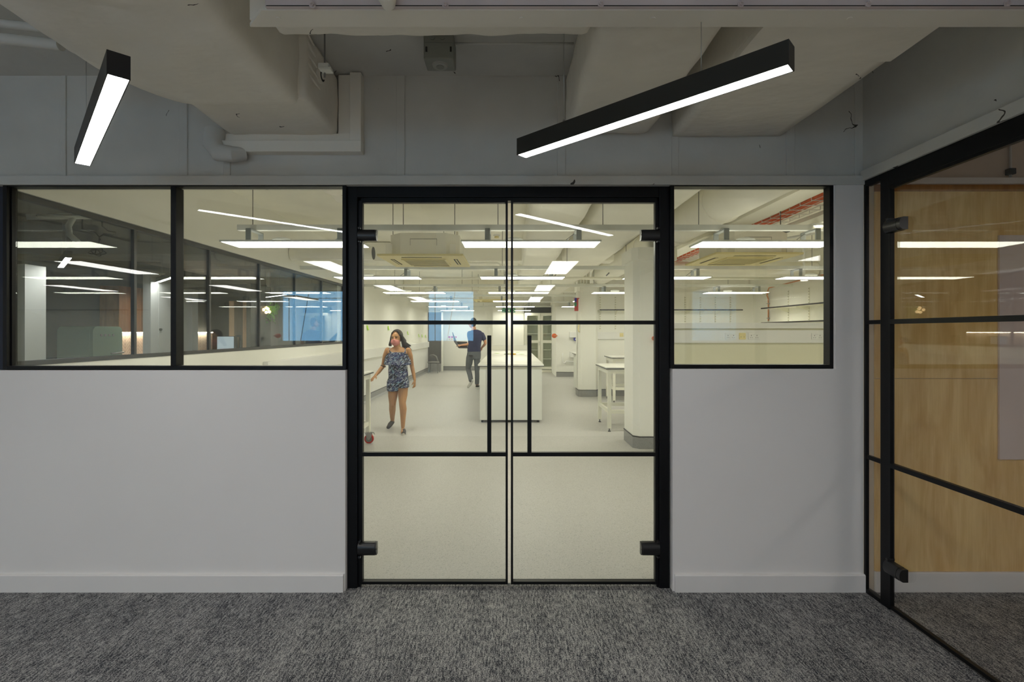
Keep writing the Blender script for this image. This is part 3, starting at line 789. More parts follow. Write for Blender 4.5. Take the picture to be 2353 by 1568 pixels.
# coved vinyl skirting with black capping
def lab_skirt(name, x0, x1, y0, y1, axis):
    m = MB()
    if axis == 'y':   # along Y, on wall face X=x0, facing +X
        m.box(x0, x0 + .008, y0, y1, 0, .15, mi=0); m.box(x0, x0 + .011, y0, y1, .15, .162, mi=1)
        m.hexa([(x0, y0, 0), (x0 + .045, y0, .0), (x0 + .008, y0, .04)], [(x0, y1, 0), (x0 + .045, y1, .0), (x0 + .008, y1, .04)])
    else:             # on wall face Y=y0, facing -Y
        m.box(x0, x1, y0 - .008, y0, 0, .15, mi=0); m.box(x0, x1, y0 - .011, y0, .15, .162, mi=1)
    struct(m.build(name, [M_SKIRT, M_BLKLINE]))
lab_skirt('baseboard_left', LX, 0, 3.05, 18.8, 'y')
lab_skirt('baseboard_back', -3.10, -0.62, 19.45, 0, 'x')
lab_skirt('baseboard_back', 1.57, 2.6, 16.7, 0, 'x')
lab_skirt('baseboard_back', 1.99, 5.7, 11.70, 0, 'x')
# lower wall board (white dado) on the left wall
m = MB(); m.box(LX, LX + .006, 9.3, 18.75, .162, .88); struct(m.build('trim_8', M_WHITE))
# far grey door in the back left corner
d4 = thing('door_4', None, None, (-2.84, 18.95, 0), kind='structure')
MB().box(-3.10, -2.56, 18.90, 18.94, .30, 2.24, .002).build('door_leaf', M_GDOOR, d4)
MB().box(-3.10, -2.56, 18.89, 18.94, .02, .30, .002).build('kick_plate', M_STEEL, d4)
m = MB(); m.box(-2.56, -2.50, 18.86, 18.96, 0, 2.30, .002); m.box(-3.10, -2.50, 18.86, 18.96, 2.24, 2.30, .002)
m.build('door_frame', M_LWALL, d4)

# ---- square columns with chamfered corners
def column(label, x0, x1, y0, y1, top=3.05, cap=None, ch=0.05):
    o = thing('column', label, 'column', ((x0 + x1) / 2, (y0 + y1) / 2, 0), 'boxed columns of the laboratory', kind='structure')
    def oct_(g):
        a, b_, c, d_ = x0 - g, x1 + g, y0 - g, y1 + g
        return [(a + ch, c), (b_ - ch, c), (b_, c + ch), (b_, d_), (a, d_), (a, c + ch)]
    MB().prism(oct_(0), 'z', 0.16, top).build('shaft', M_LWALL, o)
    MB().prism(oct_(.006), 'z', 0, .15).build('skirting', M_SKIRT, o)
    MB().prism(oct_(.010), 'z', .15, .162).build('capping', M_BLKLINE, o)
    if cap: MB().prism(oct_(.03), 'z', cap, cap + .16).build('head', M_LWALL, o)
    return o
COLA = column('far', 1.60, 2.05, 11.55, 12.0, top=2.62, cap=2.44)
COLB = column('near', 1.60, 2.13, 6.40, 6.95, top=2.58, cap=2.42, ch=.07)
for o, n in ((COLA, 'trim_9'), (COLB, 'trim_10')):
    o.name = n
    for k in ('label', 'category', 'group'):
        if k in o: del o[k]

# ---- low service wall with sockets right of the near column
struct(MB().box(2.13, 5.70, 6.60, 6.75, 0, 1.615).build('wall_low', paint('cream_dado_panel', (.74, .72, .55), .5, var=.01)))
o = MB().box(2.13, 5.70, 6.56, 6.60, 1.545, 1.62, .003).build('wall_capping', M_WHITE)
struct(o); o.name = 'trim_11'
def trunking(label, x0, x1, y, z0, z1, t=.05):
    o = MB().box(x0, x1, y - t, y - .001, z0, z1, .004).build('cable_trunking', M_WHITE); return props(o, label, 'trunking', 'white cable trunking on the lab walls')
trunking('white cable trunking on the low wall seen through the right window, carrying the near sockets', 2.14, 5.70, 6.60, 1.355, 1.522)
trunking('white cable trunking on the far wall between the two columns', 2.0, 5.7, 11.70, 1.33, 1.50)
o = MB().box(LX + .002, LX + .062, 6.2, 18.7, .93, 1.13, .006).build('cable_trunking', M_WHITE)
props(o, 'white cable trunking running along the left lab wall behind the walking woman', 'trunking', 'white cable trunking on the lab walls')

def socket(label, xc, y, zc, w, double=True, ax='x'):
    o = thing('wall_socket', label, 'socket', (xc, y, zc - .043), 'sockets on the trunking')
    h = .086
    MB().box(xc - w / 2, xc + w / 2, y - .010, y, zc - h / 2, zc + h / 2, .004).build('face_plate', M_WHITE if double else M_IVORY, o)
    m = MB()
    cs = (-.036, .036) if double else (-.02, .02)
    for c in cs:
        if double:
            m.box(xc + c - .003, xc + c + .003, y - .0115, y - .0095, zc + .004, zc + .016)
            m.box(xc + c - .015, xc + c - .008, y - .0115, y - .0095, zc - .022, zc - .016)
            m.box(xc + c + .008, xc + c + .015, y - .0115, y - .0095, zc - .022, zc - .016)
        else: m.box(xc + c - .004, xc + c + .004, y - .0115, y - .0095, zc - .012, zc - .006)
    m.build_each('pin_hole', M_DARKCRACK, o)
    if double:
        m = MB()
        for c in (-.012, .012): m.box(xc + c - .006, xc + c + .006, y - .014, y - .009, zc + .018, zc + .032, .001)
        m.build_each('rocker_switch', M_WHITE, o)
    return o
for px, dbl, lab in ((1678.5, 1, 'first white double socket on the near trunking, from the left'), (1705.5, 0, 'small ivory data outlet between two double sockets on the near trunking'),
                     (1732, 1, 'second white double socket on the near trunking, right of the ivory outlet'), (1877, 1, 'white double socket at the right end of the near trunking, below the shelves')):
    socket(lab, (px - 1170) * 6.55 / F, 6.55, 1.5 - 10 * 6.55 / F, .148 if dbl else .086, bool(dbl))
socket('double socket on the far trunking just left of the near column', (1444 - 1170) * 11.65 / F, 11.65, 1.5 - 7 * 11.65 / F, .148)
socket('small ivory outlet on the far trunking left of the far double socket', (1428 - 1170) * 11.65 / F, 11.65, 1.5 - 7 * 11.65 / F, .086, False)

# ---- wall shelves
def shelf(label, x0, x1, y, z, ups, zu0, zu1, dep=.30):
    o = thing('wall_shelf', label, 'shelf', ((x0 + x1) / 2, y, z), 'bracketed wall shelves')
    s = MB(); s.box(x0, x1, y - dep, y - .02, z - .012, z + .012); s.build('shelf_board', M_CREAM, o)
    MB().box(x0, x1, y - dep - .004, y - dep, z - .012, z + .014).build('black_edging', M_BLKLINE, o)
    for u in ups:
        MB().prism([(y, z - .10), (y, z - .013), (y - dep + .04, z - .013), (y - dep + .04, z - .03)], 'x', u - .006, u + .006).build('bracket', M_CREAM, o)
    return o
def upright_track(label, x, y, z0, z1, along='x', fx=None):
    m = MB(); n = 14
    if along == 'x': m.box(x - .014, x + .014, y - .012, y, z0, z1, .001)
    else: m.box(x - .012, x, y - .014, y + .014, z0, z1, .001)
    for k in range(n):
        zz = z0 + (z1 - z0) * (k + .5) / n
        for q in (-.007, .007):
            if along == 'x': m.box(x + q - .0025, x + q + .0025, y - .0135, y - .0115, zz - .010, zz + .010, mi=1)
            else: m.box(x - .0135, x - .0115, y + q - .0025, y + q + .0025, zz - .010, zz + .010, mi=1)
    return props(m.build('shelf_track', [M_CREAM, M_KWALL]), label, 'shelf track', 'slotted tracks of the wall shelves')
ux = [(px - 1170) * 11.7 / F for px in (1379, 1414, 1449)] + [(px - 1170) * 11.7 / F for px in (1574, 1609, 1643.5, 1678)]
shelf('long cream wall shelf with black edge on the far wall, left of the room corner', 2.06, (1707 - 1170) * 11.4 / F, 11.7, 2.0, ux, 0, 0)
for k, u in enumerate(ux):
    upright_track('slotted shelf track on the far wall, %s from the far column' % ('first', 'second', 'third', 'fourth', 'fifth', 'sixth', 'seventh')[k], u, 11.7, 1.55, 2.33)
for z, lab in ((2.0, 'upper black-edged shelf on the right lab wall'), (1.69, 'lower black-edged shelf on the right lab wall')):
    o = thing('wall_shelf', lab, 'shelf', (5.55, 9.0, z), 'bracketed wall shelves')
    MB().box(5.41, 5.70, 7.0, 10.75, z - .012, z + .012).build('shelf_board', M_CREAM, o)
    MB().box(5.406, 5.41, 7.0, 10.75, z - .012, z + .014).build('black_edging', M_BLKLINE, o)
    for y in (7.4, 8.1, 8.8, 9.5, 10.2):
        MB().prism([(5.70, z - .10), (5.70, z - .013), (5.45, z - .013), (5.45, z - .03)], 'y', y - .006, y + .006).build('bracket', M_CREAM, o)
for k, y in enumerate((8.8, 9.5, 10.2, 11.0)):
    upright_track('slotted shelf track on the right lab wall, %s from the room corner' % ('fourth', 'third', 'second', 'first')[k], 5.70, y, 1.6, 2.35, 'y')
o = thing('copper_pipe', 'copper pipe dropping down the right wall near the room corner', 'pipe', (5.66, 10.9, 1.75))
a = at(1760, 665, 10.95)
MB().tube([(5.4, 8.0, 2.50), (5.62, 9.6, 2.50), (5.66, 10.9, 2.46), (5.66, 10.95, 2.40), (5.64, 10.95, 2.30), (5.67, 10.95, 2.22), (5.67, 10.95, 1.74)], .013, 10).build('pipe', M_COPPER, o, smooth=True)
m = MB()
for z in (2.12, 1.80): m.box(5.65, 5.695, 10.93, 10.99, z - .01, z + .01)
m.build_each('pipe_clip', M_STEEL, o)

# ================================================================== LAB CEILING SERVICES
ROWS = [4.34 + 2.785 * k for k in range(6)]
COLSX = [-1.90, 0.19, 2.28, 4.55]
RW = ('first', 'second', 'third', 'fourth', 'fifth', 'sixth'); CW = ('left', 'centre', 'right', 'far right')
PZ = 2.28
proto = None
for r, y in enumerate(ROWS):
    for c, x in enumerate(COLSX):
        if c >= 2 and y > 11.2: continue
        if c == 2 and r > 2: continue
        yc = y + .15
        if proto is None:
            proto = thing('light_panel', 'x', 'light panel', (x, yc, PZ), 'hanging light panels of the laboratory')
            MB().box(x - .61, x + .61, yc - .158, yc + .158, PZ + .003, PZ + .018, .001).build('panel_frame', M_CHAN, proto)
            MB().box(x - .597, x + .597, yc - .147, yc + .147, PZ, PZ + .003).build('diffuser', E_ML, proto)
            MB().box(x - .56, x + .56, yc - .12, yc + .12, PZ + .018, PZ + .020).build('added_uplight', E_UL, proto)  # unseen glowing top, added to brighten the lab ceiling
            for s in (-.38, .42):
                m = MB(); X = x + s
                for yy in (yc - .12, yc + .10): m.box(X - .022, X + .022, yy, yy + .012, PZ + .018, PZ + .125)
                m.box(X - .022, X + .022, yc - .12, yc + .112, PZ + .113, PZ + .127)
                m.build('hanger_bracket', M_BRKT, proto)
            MB().ball((x - .15, yc + .02, PZ + .046), .09, .05, .028).build('driver', M_CHAN, proto, smooth=True)
            MB().tube([(x + .40, yc + .05, PZ + .11), (x + .30, yc + .05, PZ + .035), (x + .1, yc + .03, PZ + .03), (x - .12, yc, PZ + .04)], .004, 6).build('cable', M_CABLE, proto, smooth=True)
            o = proto
        else:
            o = copy_tree(proto); o.location = (x, yc, PZ)
        o['label'] = 'flat lab light panel in the %s row beyond the glass doors, %s column' % (RW[r], CW[c])
# a row of panels in the far bay right of the columns
for r in (3, 4):
    o = copy_tree(proto); o.location = (2.25, ROWS[r] + .15, PZ)
    o['label'] = 'flat lab light panel partly hidden by the far column, %s row' % RW[r]
# strut channels above each row
for r, y in enumerate(ROWS):
    x1 = 5.68 if y < 11.5 else (1.9 if y > 12 else 5.68)
    o = thing('strut_channel', 'grey steel channel across the lab ceiling over the %s row of light panels' % RW[r], 'channel', (0, y + .15, 2.405), 'cross channels carrying the light panels')
    x0 = -2.43 if r == 0 else -3.04
    m = MB(); m.box(x0, x1, y + .125, y + .175, 2.408, 2.458, .002); m.build('channel', M_CHAN, o)
    for x in (-2.3, -.95, -.1, .84, 1.7, 2.85, 4.4):
        if x < x1: MB().cyl((x, y + .15, 2.458), (x, y + .15, 3.05), .004, 6).build('threaded_rod', M_CABLE, o, smooth=True)
# air conditioning cassettes
def cassette(label, x0, y0, w=.95, z=2.335, body=True, dark=True):
    o = thing('ceiling_cassette', label, 'air conditioner', (x0 + w / 2, y0 + w / 2, z), 'ceiling air conditioning cassettes')
    x1, y1 = x0 + w, y0 + w
    MB().box(x0, x1, y0, y1, z, z + .025, .008).build('fascia', M_IVORY, o)
    m = MB(); n = 11
    gx0, gx1, gy0, gy1 = x0 + .24, x1 - .24, y0 + .24, y1 - .24
    for k in range(n):
        yy = gy0 + (gy1 - gy0) * k / (n - 1); m.box(gx0, gx1, yy - .006, yy + .006, z - .010, z - .002)
    frame_rect_h(m, gx0 - .02, gx1 + .02, gy0 - .02, gy1 + .02, z - .012, z, .02)
    m.build('return_grille', M_IVORY, o)
    MB().box(gx0, gx1, gy0, gy1, z - .0015, z - .0005).build('grille_recess', M_KWALL, o)
    for (a, b_, c, d_) in ((x0 + .25, x1 - .25, y0 + .09, y0 + .135), (x0 + .25, x1 - .25, y1 - .135, y1 - .09), (x0 + .09, x0 + .135, y0 + .25, y1 - .25), (x1 - .135, x1 - .09, y0 + .25, y1 - .25)):
        sl = MB().box(a, b_, c, d_, z - .0015, z).build('air_slot', M_DARKCRACK, o)
        mx = (c + d_) / 2; lx = (a + b_) / 2
        (MB().box(a, b_, mx - .004, mx + .010, z - .006, z - .001) if (b_ - a) > (d_ - c) else MB().box(lx - .004, lx + .010, c, d_, z - .006, z - .001)).build('vane', M_IVORY, sl)
    ch = .14; bx0, bx1, by0, by1 = x0 + .10, x1 - .06, y0 + .08, y1 - .08
    MB().prism([(bx0 + ch, by0), (bx1 - ch, by0), (bx1, by0 + ch), (bx1, by1 - ch), (bx1 - ch, by1), (bx0 + ch, by1), (bx0, by1 - ch), (bx0, by0 + ch)], 'z', z + .025, z + .27).build('unit_body', M_LCEIL, o)
    m = MB()
    m.box(bx0 + .25, bx0 + .55, by0 - .002, by0, z + .20, z + .205); m.box(bx0 + .25, bx0 + .253, by0 - .002, by0, z + .13, z + .205); m.box(bx0 + .547, bx0 + .55, by0 - .002, by0, z + .13, z + .205)
    m.build('access_seam', M_CABLE, o)
    for x in (x0 + .12, x1 - .12):
        MB().cyl((x, y0 + .25, z + .2), (x, y0 + .25, 3.05), .005, 6).build('threaded_rod', M_CABLE, o, smooth=True)
        MB().box(x - .035, x + .035, y0 + .055, y0 + .08, z + .03, z + .14, .003).build('mounting_bracket', M_LCEIL, o)
    return o
def frame_rect_h(m, x0, x1, y0, y1, z0, z1, t):
    m.box(x0, x1, y0, y0 + t, z0, z1); m.box(x0, x1, y1 - t, y1, z0, z1); m.box(x0, x0 + t, y0 + t, y1 - t, z0, z1); m.box(x1 - t, x1, y0 + t, y1 - t, z0, z1)
cassette('near cream air conditioning cassette seen through the left glass door', -1.455, 5.50)
cassette('wide cream air conditioning cassette seen through the right window', 2.25, 5.45, .96, 2.345)
cassette('small far air conditioning cassette beyond the blue reflection', -.95, 13.2)
# main ducts continuing through the lab
for x0, x1, y1, lab in ((0.20, 0.78, 12.5, 'left wrapped supply duct running back over the lab, behind the right glass door'), (0.90, 1.60, 15.5, 'right wrapped supply duct running back over the lab beside the near column')):
    o = lumpy(x0, x1, 3.06, y1, 2.66, 3.03, r=.06, amp=.014, step=.09, freq=1.7).build('air_duct', M_LCEIL, smooth=True)
    props(o, lab, 'duct', 'wrapped ducts of the laboratory')
# bulge of wrapped duct above the left window
o = lumpy(-1.7, -.95, 3.4, 4.9, 2.74, 3.04, r=.1, amp=.03, step=.05, freq=3).build('air_duct', M_DUCT, smooth=True)
props(o, 'grey lumpy duct end at the top right corner of the left window', 'duct', 'wrapped ducts of the laboratory')
# round duct with an open end
o = thing('round_duct', 'short open-ended round duct near the left hinge of the glass doors', 'duct', (-2.2, 7.0, 2.5))
MB().cyl((-3.04, 7.0, 2.60), (-1.90, 7.0, 2.60), .10, 28).build('pipe', M_LCEIL, o, smooth='auto')
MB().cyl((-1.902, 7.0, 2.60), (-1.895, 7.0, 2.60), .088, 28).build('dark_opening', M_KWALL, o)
m = MB(); m.cyl((-2.08, 7.0, 2.60), (-2.06, 7.0, 2.60), .104, 28); m.cyl((-2.07, 7.0, 2.7), (-2.07, 7.0, 3.05), .004, 6); m.build('hanger_ring', M_CABLE, o, smooth='auto')
# big round ducts over the right bay
o = thing('round_duct', 'fat round wrapped duct crossing the top left of the right window', 'duct', (2.1, 6, 2.55))
MB().tube([(2.10, 3.1, 2.78), (2.10, 6.0, 2.80), (2.12, 11.6, 2.80)], .21, 32).build('pipe', M_LCEIL, o, smooth='auto')
for y in (4.9, 6.1, 7.6): MB().cyl((2.10, y, 2.785), (2.10, y + .03, 2.785), .216, 32).build('joint_band', M_LCEIL, o, smooth='auto')
o = thing('round_duct', 'round duct crossing behind the wide cassette in the right bay', 'duct', (3.5, 9.3, 2.6))
MB().cyl((2.74, 9.3, 2.66), (5.69, 9.3, 2.66), .14, 28).build('pipe', M_LCEIL, o, smooth='auto')
o = MB().box(2.46, 2.70, 3.06, 11.6, 2.70, 2.86, .004).build('steel_beam', M_LCEIL); props(o, 'square cream steel beam running back along the lab ceiling, seen through the right window', 'beam')
o = MB().box(-3.04, 1.8, 8.6, 8.95, 2.72, 3.04, .01).build('steel_beam', M_LCEIL); props(o, 'cream downstand beam across the middle of the lab ceiling', 'beam')
o = MB().box(-3.04, 1.9, 14.4, 14.8, 2.66, 3.04, .01).build('steel_beam', M_LCEIL); props(o, 'cream downstand beam across the far end of the lab ceiling', 'beam')
# cable tray with orange cables
o = thing('cable_tray', 'wire basket tray full of orange cables in the right bay', 'cable tray', (3.25, 7, 2.83))
m = MB()
for x in (3.10, 3.20, 3.30, 3.40): m.cyl((x, 3.3, 2.84), (x, 11.5, 2.84), .003, 6)
for x in (3.08, 3.42): m.cyl((x, 3.3, 2.89), (x, 11.5, 2.89), .004, 6)
for k in range(42):
    y = 3.3 + k * .2
    m.tube([(3.08, y, 2.90), (3.08, y, 2.84), (3.42, y, 2.84), (3.42, y, 2.90)], .006, 6)
m.build('basket', M_WHITE, o)
for k in range(6):
    x = 3.11 + .032 * k
    m = MB(); m.tube([(x + .012 * math.sin(j * 1.7 + k), 3.3 + j * .55, 2.866 + .006 * math.sin(j + k)) for j in range(16)], .017, 8)
    m.build('orange_cable', M_ORANGE, o, smooth=True)
o = thing('cable_tray', 'white perforated tray with dark cables right of the orange cables', 'cable tray', (3.9, 6, 2.8))
m = MB(); m.box(3.56, 3.60, 3.3, 9, 2.83, 2.88); m.box(3.56, 3.74, 3.3, 9, 2.826, 2.832); m.build('tray', M_WHITE, o)
MB().tube([(3.68, 3.3, 2.80), (3.66, 5.2, 2.80), (3.56, 6.4, 2.80), (3.52, 7.5, 2.82)], .03, 8).build('dark_cable', M_KWALL, o, smooth=True)
MB().tube([(4.05, 3.3, 2.80), (3.95, 5.0, 2.72), (3.8, 6.4, 2.74), (3.6, 7.3, 2.79)], .018, 8).build('white_cable', M_WHITE, o, smooth=True)
# pipe runs
def pipe(name, pts, r, mat, lab, cat='pipe', group=None, seg=10):
    o = MB().tube(pts, r, seg).build(name, mat, smooth=True); return props(o, lab, cat, group)
pipe('conduit', [(-.80, 7.7, 3.04), (-.80, 7.7, 2.60), (-.76, 7.7, 2.56), (-.18, 7.7, 2.56), (-.13, 7.7, 2.54), (-.12, 7.7, 2.42)], .02, M_LCEIL, 'bent pipe just right of the near cassette')
pipe('conduit', [(-3.04, 9.9, 2.56), (5.69, 9.9, 2.56)], .028, M_LCEIL, 'long cross pipe over the third row of panels')
pipe('conduit', [(-2.2, 13.0, 2.62), (1.2, 13.0, 2.62)], .03, M_LCEIL, 'cross pipe over the fourth row of panels')
pipe('cable', [(-.6, 10.2, 2.62), (0.1, 10.2, 2.55), (.9, 10.2, 2.62), (1.1, 10.2, 2.8)], .01, M_CABLE, 'slack black cable sagging between pipes over the centre column of panels', 'cable')
pipe('cable', [(1.9, 9.8, 2.6), (2.05, 9.8, 2.75), (2.3, 9.8, 2.7), (2.35, 9.8, 3.0)], .012, M_CABLE, 'curved grey cable by the far column head', 'cable')
# white exposed trunks by the far column
for k in range(4):
    o = MB().cyl((1.63 + .075 * k, 11.72, 2.63), (1.63 + .075 * k, 11.72, 3.05), .03, 12).build('pipe_stub', M_LCEIL, smooth='auto')
    props(o, 'vertical pipe stub standing on the far column head, %s of four' % ('first', 'second', 'third', 'last')[k], 'pipe', 'pipe stubs over the far column')
# detectors on the ceiling
def smoke(lab, x, y, z=3.05):
    o = thing('smoke_detector', lab, 'detector', (x, y, z - .06), 'ceiling detectors of the laboratory')
    MB().cyl((x, y, z - .02), (x, y, z), .055, 20).build('base', M_WHITE, o, smooth='auto'); MB().cyl((x, y, z - .05), (x, y, z - .02), .035, 20).build('sensor', M_IVORY, o, smooth='auto')
smoke('cream ceiling detector between the second and third rows, left of centre', -1.13, 9.6, 2.72 + .9 * 0 + .33)
smoke('dark-slotted ceiling detector near the far left of the centre column', -0.2, 8.0)
# downlights
def downlight(lab, x, y, z, r=.055):
    o = thing('downlight', lab, 'downlight', (x, y, z), 'round warm downlights')
    m = MB(); m.cyl((x, y, z), (x, y, z + .02), r + .012, 24); m.build('trim_ring', M_WHITE, o, smooth='auto')
    MB().cyl((x, y, z - .002), (x, y, z), r, 24).build('lens', E_DL, o)
downlight('warm round downlight at the upper right of the right window', (1875 - 1170) * 4.5 / F, 4.5, 1.5 + (763 - 521) * 4.5 / F, .055)
downlight('small warm downlight over the right wall shelves', (1848 - 1170) * 8.2 / F, 8.2, 1.5 + (763 - 645) * 8.2 / F, .05)
_z = 1.5 + (763 - 645) * 8.2 / F
MB().cyl((4.83, 8.2, _z + .02), (4.83, 8.2, 3.05), .02, 10).build('stem', M_WHITE, o if False else bpy.data.objects['downlight.001'])
o = MB().box(2.75, 3.9, 4.1, 4.9, 1.5 + (763 - 521) * 4.5 / F + .02, 2.53, .004).build('ceiling_panel', M_LCEIL)
props(o, 'flat cream soffit panel holding the warm downlight in the right bay', 'ceiling panel')
# wall-wash spots on the left wall
for k, y in enumerate((10.8, 13.4, 16.0)):
    x = LX + .17; z = 2.44
    o = thing('downlight', 'small spot lamp washing the left lab wall, %s from the glazing' % ('first', 'second', 'third')[k], 'downlight', (x, y, z), 'wall washing spots')
    m = MB(); m.cyl((x, y, z + .002), (x, y, z + .10), .035, 16); m.build('can', M_WHITE, o, smooth='auto')
    MB().cyl((x, y, z + .10), (x, y, 3.05), .006, 6).build('stem', M_WHITE, o)
    L = bpy.data.lights.new('spot_lamp', 'SPOT'); L.energy = 5.0; L.color = (1, .93, .78); L.spot_size = math.radians(62); L.spot_blend = .6; L.shadow_soft_size = .02
    lo = bpy.data.objects.new('spot_lamp', L); COL.objects.link(lo); lo.location = (x, y, z - .01); lo.rotation_euler = (0, math.radians(-14), 0)
    lo.parent = o; lo.location = (0, 0, -.01)

# ================================================================== LAB FURNITURE
# island bench
ix0, ix1, iy0, iy1 = -.485, .54, 8.25, 14.9
o = thing('island_bench', 'long white laboratory island bench standing behind the middle of the glass doors', 'bench', (0, 11.5, 0))
MB().box(ix0 - .03, ix1 + .03, iy0 - .03, iy1, .938, .965, .002).build('worktop', M_TOP, o)
m = MB(); m.box(ix0 - .031, ix1 + .031, iy0 - .031, iy1, .930, .940); m.build('black_edging', M_BLKLINE, o)
MB().box(ix0 + .004, ix1 - .004, iy0 + .004, iy1 - .01, .88, .93).build('top_rail', M_CREAM, o)
xs = [ix0, ix0 + .115, ix0 + .60, ix1]
MB().box(ix0, ix0 + .105, iy0, iy0 + .02, .045, .88, .002).build('end_panel', M_PANELW, o)
MB().box(ix0 + .110, ix1, iy0, iy0 + .02, .045, .88, .002).build('end_panel', M_PANELW, o)
MB().box(ix0, ix1, iy0 + .02, iy1 - .02, .045, .88, .002).build('carcass', M_PANELW, o)
for x in (ix0 + .04, ix1 - .06):
    for y in (iy0 + .06, iy1 - .1): MB().cyl((x, y, 0), (x, y, .05), .02, 12).build('foot', M_DARKCRACK, o)
o = thing('wall_bench', 'low white upstand box on the far end of the island bench', 'box', (0, 14.7, .965))
MB().box(-.50, .54, 14.70, 14.9, .967, 1.10, .003).build('shell', M_TOP, o); MB().box(-.51, .55, 14.69, 14.9, 1.10, 1.112, .002).build('lid', M_WHITE, o)
o.name = 'bench_upstand'
def note(lab, p, rx=0, rz=0, s=.075, group='lime sticky notes'):
    o = thing('sticky_note', lab, 'sticky note', p, group)
    # a small curled paper sheet
    m = MB(); n = 5; rows = []
    R = Matrix.Rotation(rz, 3, 'Z') @ Matrix.Rotation(rx, 3, 'X')
    for j in range(n + 1):
        t = j / n; dz = -s * t; dy = -.028 * t * t
        rows.append([Vector(p) + R @ Vector((xx, dy, dz)) for xx in (-s / 2, s / 2)])
    for j in range(n):
        m.hexa([rows[j][0], rows[j][1], rows[j + 1][1], rows[j + 1][0]], [q + R @ Vector((0, .001, 0)) for q in (rows[j][0], rows[j][1], rows[j + 1][1], rows[j + 1][0])])
    m.build('paper', M_LIME, o); return o
for k, (px, py) in enumerate(((844, 748), (892, 749.5), (936.5, 762), (962, 768), (969.5, 769), (977.5, 770))):
    Y = -(LX + .004) * F / (1170 - px)
    p = at(px, py, Y); p.x = LX + .004
    note('lime sticky note on the left lab wall, %s counted from the door frame' % ('first', 'second', 'third', 'fourth', 'fifth', 'sixth')[k], p, 0, -PI / 2 + PI, .105)
for k, (x, y, r) in enumerate(((.05, 12.6, .3), (.22, 12.9, -.2), (.30, 11.9, .5), (-.05, 12.2, .1), (-.30, 12.4, .6))):
    o = MB().box(x - .05, x + .05, y - .05, y + .05, .967, .969).build('sticky_note', M_LIME); o.rotation_euler = (0, 0, r)
    props(o, ('lime sticky note lying on the island bench, %s' % ('at its middle', 'right of its middle', 'near its right edge', 'left of its middle', 'near its left edge')[k]), 'sticky note', 'lime sticky notes on the bench')
o = thing('screwdriver', 'orange and black hand tool lying across the island bench', 'tool', (.1, 13.0, .97))
MB().tube([(.02, 11.6, .985), (.12, 11.6, .985), (.16, 11.6, .985)], [.012, .017, .01], 12).build('handle', M_YEL, o, smooth=True); MB().cyl((-.12, 11.6, .983), (.02, 11.6, .985), .006, 8).build('blade', M_DARKCRACK, o)

def table(name, label, x0, x1, y0, y1, h=.972, leg=.052, group=None, shelf_z=.27, castors=False, clip=None):
    o = thing(name, label, 'table', ((x0 + x1) / 2, (y0 + y1) / 2, 0), group)
    MB().box(x0 - .03, x1 + .03, y0 - .03, y1 + .03, h - .018, h, .003).build('tabletop', M_TOP, o)
    MB().box(x0 - .032, x1 + .032, y0 - .032, y1 + .032, h - .030, h - .018).build('black_edging', M_BLKLINE, o)
    m = MB(); z0, z1 = h - .10, h - .03
    m.box(x0 + leg, x1 - leg, y0, y0 + .03, z0, z1); m.box(x0 + leg, x1 - leg, y1 - .03, y1, z0, z1)
    m.box(x0, x0 + .03, y0 + leg, y1 - leg, z0, z1); m.box(x1 - .03, x1, y0 + leg, y1 - leg, z0, z1)
    m.build_each('apron', M_CREAM, o)
    m = MB(); z0, z1 = shelf_z, shelf_z + .055
    m.box(x0 + leg, x1 - leg, y1 - .05, y1 - .01, z0, z1); m.box(x0 + .01, x0 + .045, y0 + leg, y1 - leg, z0, z1); m.box(x1 - .045, x1 - .01, y0 + leg, y1 - leg, z0, z1)
    if not castors: m.box(x0 + leg, x1 - leg, y0 + .01, y0 + .05, z0, z1)
    m.build_each('lower_rail', M_CREAM, o)
    zb = .15 if castors else .05
    for x in (x0, x1 - leg):
        for y in (y0, y1 - leg):
            l = MB().box(x, x + leg, y, y + leg, zb, h - .03, .002).build('leg', M_CREAM, o)
            cx, cy = x + leg / 2, y + leg / 2
            if castors:
                ca = MB(); ca.box(cx - .045, cx + .045, cy - .035, cy + .035, .143, .15)
                for s in (-.022, .022): ca.prism([(cx - .04, .143), (cx + .045, .143), (cx + .05, .10), (cx + .02, .05), (cx, .05)], 'y', cy + s - .002, cy + s + .002)
                ca.tube([(cx + .03, cy, .15), (cx + .075, cy, .145), (cx + .085, cy, .12)], .008, 8)
                ca = ca.build('caster_fork', M_STEEL, l)
                w = MB(); w.cyl((cx + .012, cy - .016, .062), (cx + .012, cy + .016, .062), .062, 28); w.build('red_tyre', M_RED, l, smooth='auto')
                w = MB(); w.cyl((cx + .012, cy - .018, .062), (cx + .012, cy + .018, .062), .043, 28); w.build('grey_hub', M_CABLE, l, smooth='auto')
            else:
                MB().tube([(cx, cy, .0), (cx, cy, .012), (cx, cy, .016), (cx, cy, .05)], [.022, .020, .008, .008], 12).build('foot', M_DARKCRACK, l)
    return o
T = 'cream steel-framed laboratory tables'
table('lab_table', 'cream lab table standing just left of the near column', 1.48, 3.1, 7.50, 8.35, group=T)
table('lab_table', 'farther cream lab table behind, against the far wall', 2.19, 3.6, 10.55, 11.33, group=T)
table('lab_table', 'cream lab table on red-wheeled castors at the left edge of the glass doors', -2.95, -1.87, 5.55, 6.76, group=T, castors=True, shelf_z=.245)
